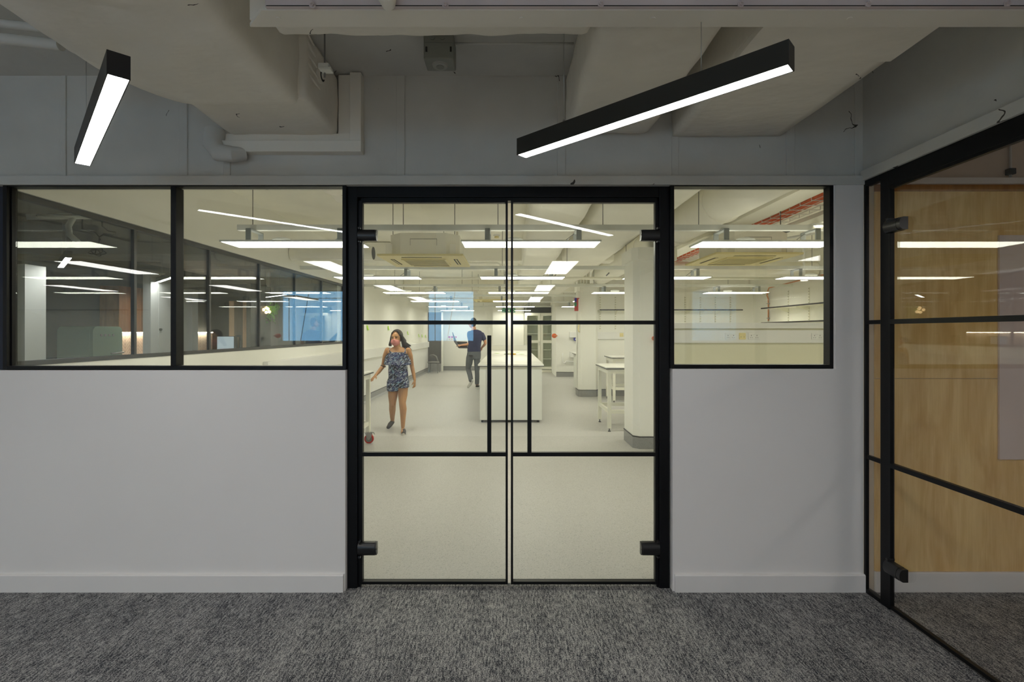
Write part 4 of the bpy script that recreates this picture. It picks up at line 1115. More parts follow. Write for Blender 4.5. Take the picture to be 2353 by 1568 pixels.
# small bench beside the far column with a black edge
o = thing('side_bench', 'white side bench whose end shows left of the far column', 'bench', (1.75, 12.6, 0))
MB().box(1.70, 2.3, 12.1, 13.2, .05, .93, .003).build('carcass', M_PANELW, o)
m = MB(); m.box(1.665, 2.3, 12.06, 13.2, .938, .96, .003); m.build('worktop', M_TOP, o); MB().box(1.662, 2.3, 12.056, 13.2, .928, .938).build('black_edging', M_BLKLINE, o)
MB().cyl((1.73, 12.4, 0), (1.73, 12.4, .05), .02, 10).build('foot', M_DARKCRACK, o)

# tall glazed storage cabinets at the far end
def cabinet(label, x0, x1, y):
    o = thing('storage_cabinet', label, 'cabinet', ((x0 + x1) / 2, y, 0), 'tall glazed storage cabinets')
    m = MB(); m.box(x0, x1, y + .03, y + .5, .0, .09, mi=0); m.box(x0, x1, y + .45, y + .5, .09, 2.2)
    m.box(x0, x0 + .02, y + .02, y + .45, .09, 2.2); m.box(x1 - .02, x1, y + .02, y + .45, .09, 2.2); m.box(x0, x1, y + .02, y + .5, 2.18, 2.2); m.box(x0, x1, y + .02, y + .45, .09, .11)
    m.build('carcass', M_CREAM, o)
    MB().box(x0 + .02, x1 - .02, y + .40, y + .45, .11, 2.18).build('back_panel', M_DOORG, o)
    MB().box(x0, x1, y + .015, y + .03, .10, .112).build('black_plinth_line', M_BLKLINE, o)
    for z in (.48, .82, 1.42, 1.75): MB().box(x0 + .02, x1 - .02, y + .03, y + .40, z, z + .02).build('shelf', M_CREAM, o)
    d = MB(); frame_rect(d, x0 + .004, x1 - .004, .12, 2.19, y, y + .02, .09); d.box(x0 + .09, x1 - .09, y, y + .02, 1.09, 1.19)
    d = d.build('door', M_CREAM, o)
    m = MB(); m.box(x0 + .09, x1 - .09, y + .008, y + .014, .21, 1.09); m.box(x0 + .09, x1 - .09, y + .008, y + .014, 1.19, 2.10); m.build_each('door_glass', M_GLASS, d)
    MB().box(x1 - .05, x1 - .035, y - .02, y, 1.0, 1.15, .003).build('door_handle', M_STEEL, d)
cabinet('left tall cabinet with glazed doors at the far end of the lab', .575, 1.155, 18.5)
cabinet('right tall cabinet with glazed doors at the far end of the lab', 1.158, 1.74, 18.5)
o = MB().box(.58, 1.56, 18.72, 19.08, 2.22, 2.44).build('cabinet_gap', M_KWALL); o.name = 'bulkhead_panel'; props(o, 'dark grey gap panel above the two tall cabinets', 'panel')

# ---- signs
def sign(lab, x0, x1, y, z0, z1, mat, marks, cat='sign', group=None, th=.004):
    o = thing('wall_sign', lab, cat, ((x0 + x1) / 2, y, z0), group)
    MB().box(x0, x1, y - th, y, z0, z1).build('sign_plate', mat, o)
    if marks:
        m = MB()
        for q in marks: m.prism([(x0 + (x1 - x0) * a, z0 + (z1 - z0) * b_) for a, b_ in q], 'y', y - th - .002, y - th)
        m.build('pictogram', M_SIGNW, o)
    return o
def text_part(body, size, loc, mat, parent, name='lettering', align='LEFT'):
    c = bpy.data.curves.new(name, 'FONT'); c.body = body; c.size = size; c.align_x = align; c.extrude = .001
    t = bpy.data.objects.new('tmp_text', c); COL.objects.link(t); t.rotation_euler = (PI / 2, 0, 0); t.location = loc
    bpy.context.view_layer.update()
    me = bpy.data.meshes.new_from_object(t.evaluated_get(bpy.context.evaluated_depsgraph_get())); me.transform(t.matrix_world)
    bpy.data.objects.remove(t); me.materials.clear()
    return link(name, me, mat, parent)
p0 = at(1153, 718.5, 16.5); p1 = at(1184, 709, 16.5)
man_run = [[(.45, .15), (.50, .40), (.47, .62), (.52, .70), (.58, .62), (.62, .66), (.63, .60), (.58, .54), (.55, .58), (.56, .42), (.62, .30), (.60, .15), (.57, .15), (.58, .28), (.52, .36), (.48, .15)],
           [(.53, .74), (.56, .74), (.56, .84), (.53, .84)], [(.68, .12), (.72, .12), (.72, .88), (.64, .88), (.64, .82), (.68, .82)],
           [(.84, .2), (.90, .2), (.98, .5), (.90, .8), (.84, .8), (.92, .5)]]
s_ = sign('green fire exit sign with white running figure and arrow hanging over the island bench', p0.x, p1.x, 16.5, p0.z, p1.z, M_GREEN, man_run)
text_part('Fire', .055, (p0.x + .01, 16.493, (p0.z + p1.z) / 2 + .01), M_SIGNW, s_); text_part('exit', .055, (p0.x + .01, 16.493, p0.z + .015), M_SIGNW, s_)
m = MB()
for x in (p0.x + .05, p1.x - .05): m.cyl((x, 16.5, p1.z), (x, 16.5, 3.05), .003, 6)
m.build_each('hanging_wire', M_CABLE, s_)
# projecting fire point sign on the far column
p0 = at(1320, 715, 11.4); p1 = at(1329, 685, 11.4)
o = thing('wall_sign', 'red fire point sign with blue and green squares projecting beside the far column', 'sign', (1.58, 11.5, p0.z))
MB().box(p0.x, p1.x, 11.40, 11.41, p0.z, p1.z, .001).build('sign_plate', M_REDSIGN, o)
h = p1.z - p0.z; w = p1.x - p0.x
MB().box(p0.x, p0.x + w * .55, 11.394, 11.40, p0.z + h * .70, p1.z).build('blue_square', M_BLUE, o)
MB().box(p0.x, p0.x + w * .55, 11.394, 11.40, p0.z + h * .37, p0.z + h * .66).build('green_square', M_GREEN, o)
MB().box(p0.x, 1.60, 11.41, 11.55, p1.z - .02, p1.z).build('bracket', M_REDSIGN, o)
for (px, py, w_, mat, lab) in ((1035.5, 775, .09, M_MAG, 'small magenta notice on the back wall, left of the man'), (1046, 775, .05, M_MAG, 'narrow magenta notice beside the laptop'), (1035.5, 780, .075, M_YEL, 'small yellow notice under the magenta one on the back wall')):
    c = at(px, py, 19.44); o = thing('wall_sign', lab, 'sign', (c.x, 19.44, c.z - .03), 'small safety notices')
    MB().box(c.x - w_, c.x + w_, 19.436, 19.45, c.z - .03, c.z + .03).build('sign_plate', mat, o); MB().box(c.x - w_ * .3, c.x + w_ * .3, 19.432, 19.436, c.z - .015, c.z + .015).build('pictogram', M_SIGNW, o)
# hose reels / pull call points and pipes on the far wall
o = thing('wall_valve', 'round orange-red valve wheel on the far wall beside the cabinets', 'valve', (1.57, 16.6, 1.4))
c = at(1275, 772, 16.5)
MB().cyl((c.x - .02, 16.45, c.z), (c.x - .02, 16.60, c.z), .075, 24).build('disc', M_ORANGE, o, smooth='auto'); MB().box(c.x - .04, c.x + .08, 16.42, 16.45, c.z - .02, c.z + .02, .004).build('lever', M_COPPER, o)
MB().box(c.x, c.x + .10, 16.55, 16.72, c.z - .05, c.z + .05, .004).build('mount', M_WHITE, o)
o = thing('wall_valve', 'orange-red valve projecting from the near column at its right side', 'valve', (1.9, 6.35, 1.4))
c = at(1505, 778, 6.35)
MB().tube([(c.x, 6.40, c.z), (c.x, 6.33, c.z)], .028, 16).build('disc', M_ORANGE, o, smooth='auto'); MB().tube([(c.x - .045, 6.33, c.z - .005), (c.x + .03, 6.33, c.z)], [.008, .012], 10).build('lever', M_COPPER, o, smooth=True)
o = thing('first_aid_box', 'white wall box upper one on the wall left of the far column', 'box', (1.9, 16.6, 1.3))
a = at(1309, 776, 16.62); b_ = at(1328, 763, 16.62); MB().box(a.x, b_.x, 16.58, 16.70, a.z, b_.z, .008).build('casing', M_WHITE, o)
o.name = 'wall_box'
o = thing('wall_box', 'white dispenser lower one on the wall left of the far column', 'dispenser', (1.9, 16.6, .9))
a = at(1309, 822, 16.62); b_ = at(1328, 808, 16.62); MB().box(a.x, b_.x, 16.56, 16.70, a.z, b_.z, .012).build('casing', M_WHITE, o)
o = thing('wall_sign', 'small blue square sign below the white wall box', 'sign', (2, 16.6, 1.15))
a = at(1319, 783, 16.6); b_ = at(1326, 776.5, 16.6); MB().box(a.x, b_.x, 16.60, 16.70, a.z, b_.z, .003).build('sign_plate', M_BLUE, o); c = (a + b_) / 2; MB().box(c.x - .018, c.x + .018, 16.595, 16.60, c.z - .018, c.z + .018).build('pictogram', M_SIGNW, o)
pts = [at(px, py, 16.64) for px, py in ((1293, 812), (1293, 826), (1294, 834), (1298, 836), (1300, 831), (1308, 831), (1321, 832))]
pipe('waste_pipe', pts, .022, M_WHITE, 'white curved waste pipe low on the wall left of the far column')
o = thing('call_point', 'cream curved handle on the edge of the far column', 'handle', (1.62, 11.5, 1.5)); c = at(1330, 755, 11.5)
MB().tube([(c.x + .02, 11.56, c.z + .08), (c.x - .01, 11.52, c.z + .05), (c.x - .01, 11.52, c.z - .05), (c.x + .02, 11.56, c.z - .08)], .012, 10).build('grip', M_IVORY, o, smooth=True); o.name = 'column_handle'
# grey chair by the far door
o = thing('office_chair', 'grey shell chair standing in front of the far grey door', 'chair', (-2.75, 18.3, 0))
c = at(1000, 825, 18.4)
m = MB(); m.tube([(c.x - .22, 18.5, c.z + .12), (c.x - .08, 18.5, c.z + .13), (c.x + .02, 18.45, c.z + .08), (c.x + .10, 18.4, c.z - .12)], [.02, .035, .04, .03], 12); m.build('backrest', M_CABLE, o, smooth=True)
MB().ball((c.x - .05, 18.30, c.z - .12), .23, .22, .035).build('seat', M_CABLE, o, smooth=True)
for sx in (-.18, .12):
    for sy in (-.16, .16): MB().cyl((c.x + sx, 18.30 + sy, c.z - .12), (c.x + sx * 1.2, 18.30 + sy * 1.2, 0), .012, 8).build('leg', M_CABLE, o)

# ================================================================== KITCHEN BEYOND THE SIDE GLAZING
def kpx(px, X, py=None):      # depth where the sight line through a frame column meets the plane X
    return X * F / (px - 1170)
o = MB().box(-6.25, -5.70, 5.89, 6.16, 0, 2.30, .003).build('pillar', M_KLIGHT); struct(o); o.name = 'trim_12'
o = MB().box(-6.2, -5.95, 5.0, 5.86, 0, 2.25, .003).build('pillar', paint('blue_grey_panel', (.30, .34, .34), .6)); struct(o); o.name = 'trim_13'
# dark back wall and side wall of the kitchen
struct(MB().box(-8.15, -8.0, 5.0, 16.0, 0, 3.0).build('wall_side', M_KWALL, origin=(-8, 10, 0)))
struct(MB().box(-8.15, -3.17, 16.0, 16.15, 0, 3.0).build('wall_side', M_KWALL, origin=(-6, 16, 0)))
# fridge
o = thing('fridge', 'mint green rounded retro fridge seen through the left window', 'fridge', (-7.6, 9.1, 0))
fx0, fx1, fy0, fy1 = -7.95, -7.38, 8.80, 9.47
def rounded(m, x0, x1, y0, y1, z0, z1, r, mi=0):
    pts = []
    for cy, cz, a0 in ((y1 - r, z1 - r, 0), (y0 + r, z1 - r, 90)):
        for k in range(9):
            a = math.radians(a0 + 90 * k / 8); pts.append((cy + r * math.cos(a), cz + r * math.sin(a)))
    pts += [(y0, z0), (y1, z0)]
    m.prism(pts, 'x', x0, x1, mi); return m
rounded(MB(), fx0, fx1, fy0, fy1, .05, 1.60, .10).build('body', M_FRIDGE, o, smooth='auto')
d = rounded(MB(), fx1 + .005, fx1 + .06, fy0, fy1, .60, 1.60, .10).build('door', M_FRIDGE, o, smooth='auto')
MB().box(fx1 + .005, fx1 + .055, fy0, fy1, .08, .59, .01).build('freezer_door', M_FRIDGE, o)
m = MB(); m.tube([(fx1 + .06, fy1 - .27, 1.10), (fx1 + .10, fy1 - .25, 1.10), (fx1 + .10, fy1 - .02, 1.115), (fx1 + .06, fy1, 1.115)], .016, 10); m.build('door_handle', M_STEEL, d, smooth=True)
m = MB()
for k in range(4): m.box(fx1 + .06, fx1 + .068, fy0 + .16 + .09 * k, fy0 + .20 + .09 * k, 1.42, 1.46, .003)
m.build_each('badge_letter', M_STEEL, d)
m = MB()
for y in (fy0 + .05, fy1 - .08): m.cyl((fx1 - .04, y, 0), (fx1 - .04, y, .06), .02, 10)
m.build_each('foot', M_KWALL, o)
# cupboards, tiled splashback and worktop
for k, (a, b_) in enumerate(((9.75, 10.35), (10.37, 11.00), (11.02, 11.70))):
    o = thing('wall_cupboard', 'brown oak wall cupboard in the kitchen, %s' % ('nearest, right above the mint fridge', 'over the lit tiles', 'farthest of the three')[k], 'cupboard', (-7.8, (a + b_) / 2, 1.65), 'oak kitchen wall cupboards')
    MB().box(-7.98, -7.62, a, b_, 1.50, 2.40, .003).build('carcass', M_VENEER, o)
    dd = MB().box(-7.62, -7.60, a + .003, (a + b_) / 2 - .002, 1.50, 2.40, .002).build('door', M_VENEER, o)
    MB().box(-7.62, -7.60, (a + b_) / 2 + .002, b_ - .003, 1.50, 2.40, .002).build('door', M_VENEER, o)
struct(MB().box(-8.0, -7.95, 9.48, 13.4, .92, 1.498).build('trim_14', M_TILE))
o = thing('kitchen_counter', 'pale kitchen counter under the herringbone tiles', 'counter', (-7.6, 11.4, 0))
MB().box(-7.95, -7.38, 9.50, 13.4, .88, .92, .003).build('worktop', M_WHITE, o); MB().box(-7.95, -7.42, 9.52, 13.4, .10, .88, .003).build('cabinet_front', M_VENEER, o)
o = MB().box(-7.90, -7.87, 9.78, 13.3, 1.475, 1.495).build('strip_light', M_LED); props(o, 'warm strip light glowing under the oak cupboards', 'strip light')
# tall pale cupboard with hinges
o = thing('tall_cupboard', 'tall pale grey cupboard with a dark door gap, right of the lit tiles', 'cupboard', (-6.0, 8.4, 0))
a, b_, c = kpx(345, -5.9), kpx(363, -5.9), kpx(404, -5.9)
MB().box(-6.02, -5.91, a, c, 0, 2.50, .002).build('carcass', M_KLIGHT, o)
MB().box(-5.91, -5.89, a, b_ - .01, 0.02, 2.50, .002).build('side_panel', M_KLIGHT, o)
d = MB().box(-5.91, -5.89, b_ + .01, c, 0.02, 2.46, .002).build('door', M_KLIGHT, o)
m = MB()
for z in (1.54 + .0, 1.13): z2 = z; m.cyl((-5.90, b_ + .03, z2), (-5.86, b_ + .03, z2), .02, 10)
m.build_each('door_knob', M_KWALL, d, smooth='auto')
# second tile niche pale pillars
o = MB().box(-6.4, -5.95, kpx(442, -5.95), kpx(455, -5.95), 0, 2.3).build('pillar', M_KLIGHT); struct(o); o.name = 'trim_15'
# timber posts with the dark framed slot, monitor, plant lamp, white wall
def kpost(lab, x0p, x1p, X, z1, mat):
    o = MB().box(X - .12, X, kpx(x0p, X), kpx(x1p, X), 0, z1, .003).build('timber_post', mat); return props(o, lab, 'post', 'timber posts in the kitchen')
M_POST = ply_mat('pale_timber', srgb(214, 184, 142), srgb(232, 204, 164))
kpost('pale timber post with a dark framed slot, seen through the left window', 538, 558, -6.4, 2.22, M_POST)
kpost('narrow pale timber post right of the slotted one', 568, 576, -6.4, 2.26, M_POST)
o = thing('door_pull', 'dark framed slot handle on the pale timber post', 'handle', (-6.39, 11.9, 1.1))
ya, yb = kpx(541, -6.39), kpx(553, -6.39)
m = MB(); m.box(-6.40, -6.37, ya, ya + .05, 1.05, 1.42); m.box(-6.40, -6.37, yb - .05, yb, 1.05, 1.42); m.box(-6.40, -6.37, ya, yb, 1.38, 1.42); m.build('frame', M_DARKCRACK, o)
o = thing('monitor', 'computer monitor with a pale blue screen in the room behind the left window', 'monitor', (-5.9, 10.2, .9))
a, b_ = at(499, 803, 10.0), at(537, 774, 10.0)
MB().box(a.x - .01, b_.x + .01, 10.005, 10.03, a.z - .01, b_.z + .01, .004).build('bezel', M_KWALL, o); MB().box(a.x, b_.x, 10.0, 10.006, a.z, b_.z).build('screen', M_MON, o)
m = MB(); m.box((a.x + b_.x) / 2 - .03, (a.x + b_.x) / 2 + .03, 10.01, 10.04, .80, a.z); m.box((a.x + b_.x) / 2 - .12, (a.x + b_.x) / 2 + .12, 9.95, 10.15, .76, .78); m.build('stand', M_KWALL, o)
table('desk', 'pale desk under the monitor in the room behind the left window', -6.5, -4.9, 9.9, 10.7, h=.76, leg=.05, shelf_z=.2)
o = thing('plant_lamp', 'bright warm globe lamp among hanging green leaves behind the left window', 'lamp', (-5.8, 12.0, 1.6))
c = at(610, 714, 12.2)
for k, (dx, dz) in enumerate(((-.05, .02), (.05, .04), (0, -.04), (.07, -.03), (-.02, .07))):
    MB().ball((c.x + dx, 12.2 + .02 * k, c.z + dz), .038, seg=12).build('bulb', M_AMBER, o, smooth=True)
MB().cyl((c.x, 12.2, c.z + .05), (c.x, 12.2, 3.0), .006, 6).build('cord', M_DARKCRACK, o)
o = thing('hanging_plant', 'trailing green hanging plant around the warm globe lamp', 'plant', (c.x, 12.3, c.z))
m = MB(); random.seed(5)
for k in range(46):
    x = c.x + random.uniform(-.20, .18); y = 12.35 + random.uniform(-.1, .1); z = c.z + .16 + random.uniform(-.05, .03); L_ = random.uniform(.12, .50)
    for j in range(7):
        t = j / 7; q = Vector((x + .05 * math.sin(k + j), y + .03 * math.cos(k * 2 + j), z - L_ * t)); w = .016
        m.poly([q + Vector((-w, 0, 0)), q + Vector((0, -.01, .018)), q + Vector((w, .0, 0)), q + Vector((0, .006, -.03))])
m.build('leaves', M_LEAF, o)
MB().cyl((c.x, 12.35, c.z + .12), (c.x, 12.35, c.z + .24), .14, 16).build('pot', M_KWALL, o, smooth='auto')
o = MB().cyl((c.x + .04, 12.35, c.z + .24), (c.x + .04, 12.35, 3.0), .004, 6).build('hanger', M_DARKCRACK, o)
struct(MB().box(-6.10, -6.0, kpx(576, -6.0), kpx(622, -6.0), 0, 2.62).build('wall_side', M_KWALL))
struct(MB().box(-6.10, -6.0, kpx(622, -6.0), 15.95, 0, 3.0).build('wall_side', M_KLIGHT))
# kitchen pendants (same 45 degree pendants)
pendant('black pendant lamp seen through the leftmost pane, above the mint fridge', (-4.93, 5.60), (-5.80, 6.47), M_LAMP_D, E_MK, (.3, .8), ztop=2.995, group='black pendants behind the left window')
pendant('black pendant lamp farther back, cut by the left window mullion', (-5.02, 7.52), (-5.87, 8.37), M_LAMP_D, E_MK, (.3, .8), ztop=2.995, group='black pendants behind the left window')
pendant('small far black pendant lamp deep in the room behind the left window', (-5.0, 11.2), (-5.85, 12.05), M_LAMP_D, E_MK, (.3, .8), ztop=2.995, group='black pendants behind the left window')
pendant('black pendant lamp above the kitchen counter', (-6.9, 9.6), (-6.9, 10.8), M_LAMP_D, E_MK, (.3, .8), ztop=2.995, group='black pendants behind the left window')
# kitchen ceiling services
pipe('conduit', [at(60, 498, 4.6), at(215, 497, 4.9)], .028, M_KLIGHT, 'pale horizontal ceiling pipe in the leftmost pane')
pipe('conduit', [at(155, 498, 4.75) + Vector((0, .09, .38)), at(155, 498, 4.75) + Vector((0, .09, .05)), at(157, 520, 4.75), at(160, 540, 4.75), at(178, 556, 4.75)], .026, M_KLIGHT, 'pale bent pipe dropping from the ceiling in the leftmost pane')
pipe('conduit', [at(85, 497, 4.55), at(85, 494, 4.55), at(150, 494, 4.7), at(235, 492, 4.9)], .008, M_CABLE, 'dark cable clipped along the pale ceiling pipe', 'cable')
pipe('cable', [at(188, 515, 5.2) + Vector((0, 0, .35)), at(190, 527, 5.2), at(218, 533, 5.2), at(229, 545, 5.2), at(228, 560, 5.2)], .007, M_DARKCRACK, 'black cable drooping to the coil in the leftmost pane', 'cable')
pipe('cable', [at(232, 505, 5.2) + Vector((0, 0, .32)), at(235, 520, 5.2), at(250, 531, 5.2), at(266, 534, 5.2), at(262, 540, 5.2), at(240, 537, 5.2), at(228, 545, 5.2), at(231, 552, 5.2)], .007, M_DARKCRACK, 'looped black cable above the coil in the leftmost pane', 'cable')
pts = []
for k in range(60):
    t = k / 59 * 2 * PI * 3.2
    pts.append(at(224, 580, 5.2) + Vector((.055 * math.cos(t) * (1 + .3 * math.sin(t * .37)), .03 * math.sin(t * 1.3), .028 * math.sin(t) * (1 + .2 * math.cos(t * .6)))))
pts[0] = at(228, 560, 5.2)
pipe('cable_coil', pts, .005, M_DARKCRACK, 'small hanging coil of black cable in the leftmost pane', 'cable', seg=6)
o = MB().box(-6.6, -3.4, 4.4, 4.7, 2.72, 2.99, .004).build('steel_beam', M_KCEIL); props(o, 'grey beam across the kitchen ceiling at the top of the leftmost pane', 'beam')
o = MB().box(-7.9, -3.2, 6.75, 7.4, 2.55, 2.99, .004).build('air_duct', M_KCEIL); props(o, 'boxed grey duct across the middle of the kitchen ceiling', 'duct')

# ================================================================== PEOPLE
def solidify(m, name, mat, parent, voxel, sm=3, fac=.5):
    me = bpy.data.meshes.new('tmp'); m.bm.to_mesh(me); m.bm.free()
    t = bpy.data.objects.new('tmp', me); COL.objects.link(t)
    r = t.modifiers.new('r', 'REMESH'); r.mode = 'VOXEL'; r.voxel_size = voxel; r.use_smooth_shade = True
    s = t.modifiers.new('s', 'SMOOTH'); s.iterations = sm; s.factor = fac
    bpy.context.view_layer.update()
    out = bpy.data.meshes.new_from_object(t.evaluated_get(bpy.context.evaluated_depsgraph_get()))
    bpy.data.objects.remove(t); out.materials.clear()
    for p in out.polygons: p.use_smooth = True
    return link(name, out, mat, parent)
def limb(m, pts, rs, seg=12):
    P = [Vector(p) for p in pts]
    for i in range(len(P) - 1):
        m.ball(P[i], rs[i], seg=seg); m.cyl(P[i], P[i + 1], rs[i], seg, rs[i + 1])
    m.ball(P[-1], rs[-1], seg=seg)
def loft(m, rings, seg=28, power=2.0):
    R = []
    for (cx, cy, cz, rx, ry) in rings:
        row = []
        for k in range(seg):
            a = 2 * PI * k / seg
            ca, sa = math.cos(a), math.sin(a)
            row.append(m.bm.verts.new((cx + rx * abs(ca) ** (2 / power) * (1 if ca >= 0 else -1), cy + ry * abs(sa) ** (2 / power) * (1 if sa >= 0 else -1), cz)))
        R.append(row)
    fs = []
    for i in range(len(R) - 1):
        for k in range(seg): fs.append(m.bm.faces.new((R[i][k], R[i][(k + 1) % seg], R[i + 1][(k + 1) % seg], R[i + 1][k])))
    fs.append(m.bm.faces.new(R[0][::-1])); fs.append(m.bm.faces.new(R[-1]))
    bmesh.ops.recalc_face_normals(m.bm, faces=fs)
def hand(m, wrist, direction, palm_n, side, size=1.0, curl=.35):
    """palm plus four unequal curled fingers and a thumb"""
    w = Vector(wrist); d = Vector(direction).normalized(); n = Vector(palm_n); n = (n - d * n.dot(d)).normalized(); s = d.cross(n) * side
    pal = w + d * .045 * size
    for k in range(4):
        off = s * (-.024 + .016 * k) * size
        limb(m, [w + d * .01 + off * .6, w + d * .085 * size + off], [.013 * size, .010 * size], 10)
    for k, ln in enumerate((.062, .072, .068, .054)):
        off = s * (.026 - .0175 * k) * size * 1.1
        a = w + d * .085 * size + off
        b_ = a + (d * (1 - curl * .4) + n * curl * .5) * ln * .5 * size + s * (.004 - .003 * k)
        c = b_ + (d * (1 - curl) + n * curl) * ln * .5 * size
        limb(m, [a, b_, c], [.0085 * size, .0075 * size, .0062 * size], 8)
    t0 = w + d * .03 * size + s * .026 * size
    limb(m, [t0, t0 + (d * .7 + s * .8 + n * .3).normalized() * .035 * size, t0 + (d * .7 + s * .8 + n * .3).normalized() * .035 * size + (d + s * .1 + n * .4).normalized() * .028 * size], [.012 * size, .0095 * size, .0075 * size], 8)

# ---- walking woman
def wp(zx, zy, d): return at(850 + zx * .1722, 740 + zy * .1722, d)
wo = thing('person', 'woman in a blue patterned playsuit and pink face mask walking towards the glass doors', 'person', (-1.64, 7.55, 0))
D = 7.55; u = .1722 * D / F
m = MB()
def ring(xa, xb, zy, d, depth):
    a, b_ = wp(xa, zy, d), wp(xb, zy, d); return ((a.x + b_.x) / 2, d, a.z, (b_.x - a.x) / 2, depth)
loft(m, [ring(262, 498, 862, D, .09), ring(244, 502, 820, D, .11), ring(262, 490, 720, D, .10), ring(262, 485, 620, D, .095), ring(245, 492, 520, D, .105), ring(232, 505, 440, D, .105), ring(222, 520, 395, D, .085), ring(260, 485, 360, D, .06), ring(310, 425, 335, D, .05)])
limb(m, [wp(365, 360, D), wp(360, 270, D - .005)], [.052, .048])          # neck
hc = wp(350, 215, D - .01)
m.ball(hc + Vector((0, .015, .015)), .074, .092, .100, 24); m.ball(hc + Vector((-.004, -.020, -.035)), .062, .066, .078, 20)   # skull, jaw
m.ball(hc + Vector((-.006, -.066, -.080)), .026, .022, .022)                                                             # chin
limb(m, [hc + Vector((-.010, -.083, -.002)), hc + Vector((-.012, -.092, -.034))], [.009, .012], 8)                       # nose
for s in (-1, 1):
    m.ball(hc + Vector((s * .033 - .008, -.066, .016)), .020, .012, .008)       # brow
    m.ball(hc + Vector((s * .074, .008, -.015)), .010, .018, .030)              # ears
ra = [wp(236, 378, D), wp(205, 450, D), wp(178, 590, D + .04), wp(120, 665, D - .03), wp(78, 712, D - .09)]
la = [wp(512, 380, D), wp(538, 450, D), wp(560, 590, D + .06), wp(582, 690, D + .02), wp(597, 775, D - .04)]
limb(m, ra, [.043, .038, .032, .028, .020]); limb(m, la, [.043, .038, .032, .028, .020])
hand(m, ra[-1], (ra[-1] - ra[-2]), (.2, 0, -1), 1, .92, .3)
hand(m, la[-1], Vector((.0, -.05, -1)), (-.8, .2, 0), -1, .92, .5)
rl = [wp(312, 880, D), wp(306, 990, D + .01), wp(302, 1090, D), wp(300, 1165, D + .12), wp(299, 1250, D + .24), wp(300, 1330, D + .36)]
ll = [wp(440, 870, D), wp(438, 980, D - .04), wp(433, 1080, D - .09), wp(444, 1165, D - .10), wp(442, 1280, D - .11), wp(440, 1400, D - .12)]
limb(m, rl, [.080, .070, .052, .052, .040, .028]); limb(m, ll, [.080, .070, .052, .053, .040, .029])
rf = wp(300, 1330, D + .36); lf = wp(440, 1400, D - .12)
limb(m, [Vector((rf.x, rf.y, .095)), Vector((rf.x - .01, rf.y - .10, .035))], [.030, .026]); limb(m, [Vector((lf.x, lf.y + .01, .05)), Vector((lf.x + .02, lf.y - .12, .030))], [.030, .026])
solidify(m, 'body', M_SKIN_W, wo, .0048, 3)
# playsuit
m = MB()
loft(m, [ring(230, 400, 918, D, .132), ring(230, 402, 820, D, .138)]) 
loft(m, [ring(362, 522, 874, D, .132), ring(362, 520, 790, D, .136)])
loft(m, [ring(246, 508, 850, D, .128), ring(226, 520, 800, D, .138), ring(250, 512, 740, D, .122), ring(246, 505, 660, D, .115), ring(250, 498, 590, D, .118), ring(248, 500, 540, D, .124)])
loft(m, [ring(190, 552, 572, D, .150), ring(196, 545, 510, D, .140), ring(215, 522, 450, D, .128), ring(240, 500, 415, D, .118), ring(262, 480, 402, D, .112)])
for a, b_ in ((252, 290), (455, 485)):
    limb(m, [wp((a + b_) / 2, 400, D - .09), wp((a + b_) / 2 + (10 if a < 300 else -8), 425, D - .10)], [.012, .016])
solidify(m, 'playsuit', M_DRESS, wo, .006, 3)
m = MB()
for x0_, x1_ in ((262, 268), (470, 474)): m.tube([wp(x0_, 395, D - .10), wp(x1_ - 3, 355, D - .05), wp(x1_, 345, D + .0), wp(x1_, 375, D + .08)], .005, 8)
m.build('shoulder_strap', M_DRESS, wo, smooth=True)
# mask, eyes, hair
m = MB(); m.ball(hc + Vector((-.006, -.030, -.060)), .067, .076, .058, 32); m.ball(hc + Vector((-.010, -.088, -.034)), .020, .024, .026, 16); m.ball(hc + Vector((-.006, -.052, -.088)), .038, .046, .034, 16)
solidify(m, 'face_mask', M_MASK, wo, .0045, 8)
for s in (-1, 1):
    e = MB(); e.ball(hc + Vector((s * .029 - .009, -.0790, .004)), .0135, .0075, .0055, 14); e.build('eye', M_EYE, wo, smooth=True)
    e = MB(); e.tube([hc + Vector((s * .012 - .009, -.092, .019)), hc + Vector((s * .030 - .009, -.089, .026)), hc + Vector((s * .050 - .009, -.070, .022))], [.003, .0042, .002], 8); e.build('eyebrow', M_HAIR, wo, smooth=True)
m = MB(); m.ball(hc + Vector((.006, .040, .030)), .092, .092, .104, 24)
random.seed(11)
for k in range(16):       # her left side, swinging out to the right
    t = k / 15; a = hc + Vector((.045 + .035 * t, -.01 + .09 * t, .085 - .09 * t)); q = wp(425 + 25 * t, 250 + 30 * t, D + .03 * t); e_ = wp(440 + 110 * t, 345 + 40 * math.sin(k * 1.7) + 15 * t, D + .04)
    limb(m, [a, a.lerp(q, .6) + Vector((.022, 0, 0)), q + Vector((.012, 0, 0)), e_], [.022, .027, .027, .010], 8)
for k in range(9):
    t = k / 8; a = hc + Vector((-.052 - .015 * t, -.02 + .10 * t, .075 - .07 * t)); q = wp(278 - 6 * t, 260, D + .05 * t); e_ = wp(290 - 40 * t, 318 + 10 * math.sin(k * 2.1), D + .07)
    limb(m, [a, a.lerp(q, .6) + Vector((-.006, 0, 0)), q, e_], [.016, .015, .014, .005], 8)
limb(m, [hc + Vector((-.055, -.045, .070)), hc + Vector((-.02, -.05, .108)), hc + Vector((.03, -.045, .105)), hc + Vector((.062, -.040, .050))], [.010, .009, .011, .014], 8)
solidify(m, 'hair', M_HAIR, wo, .0055, 1)
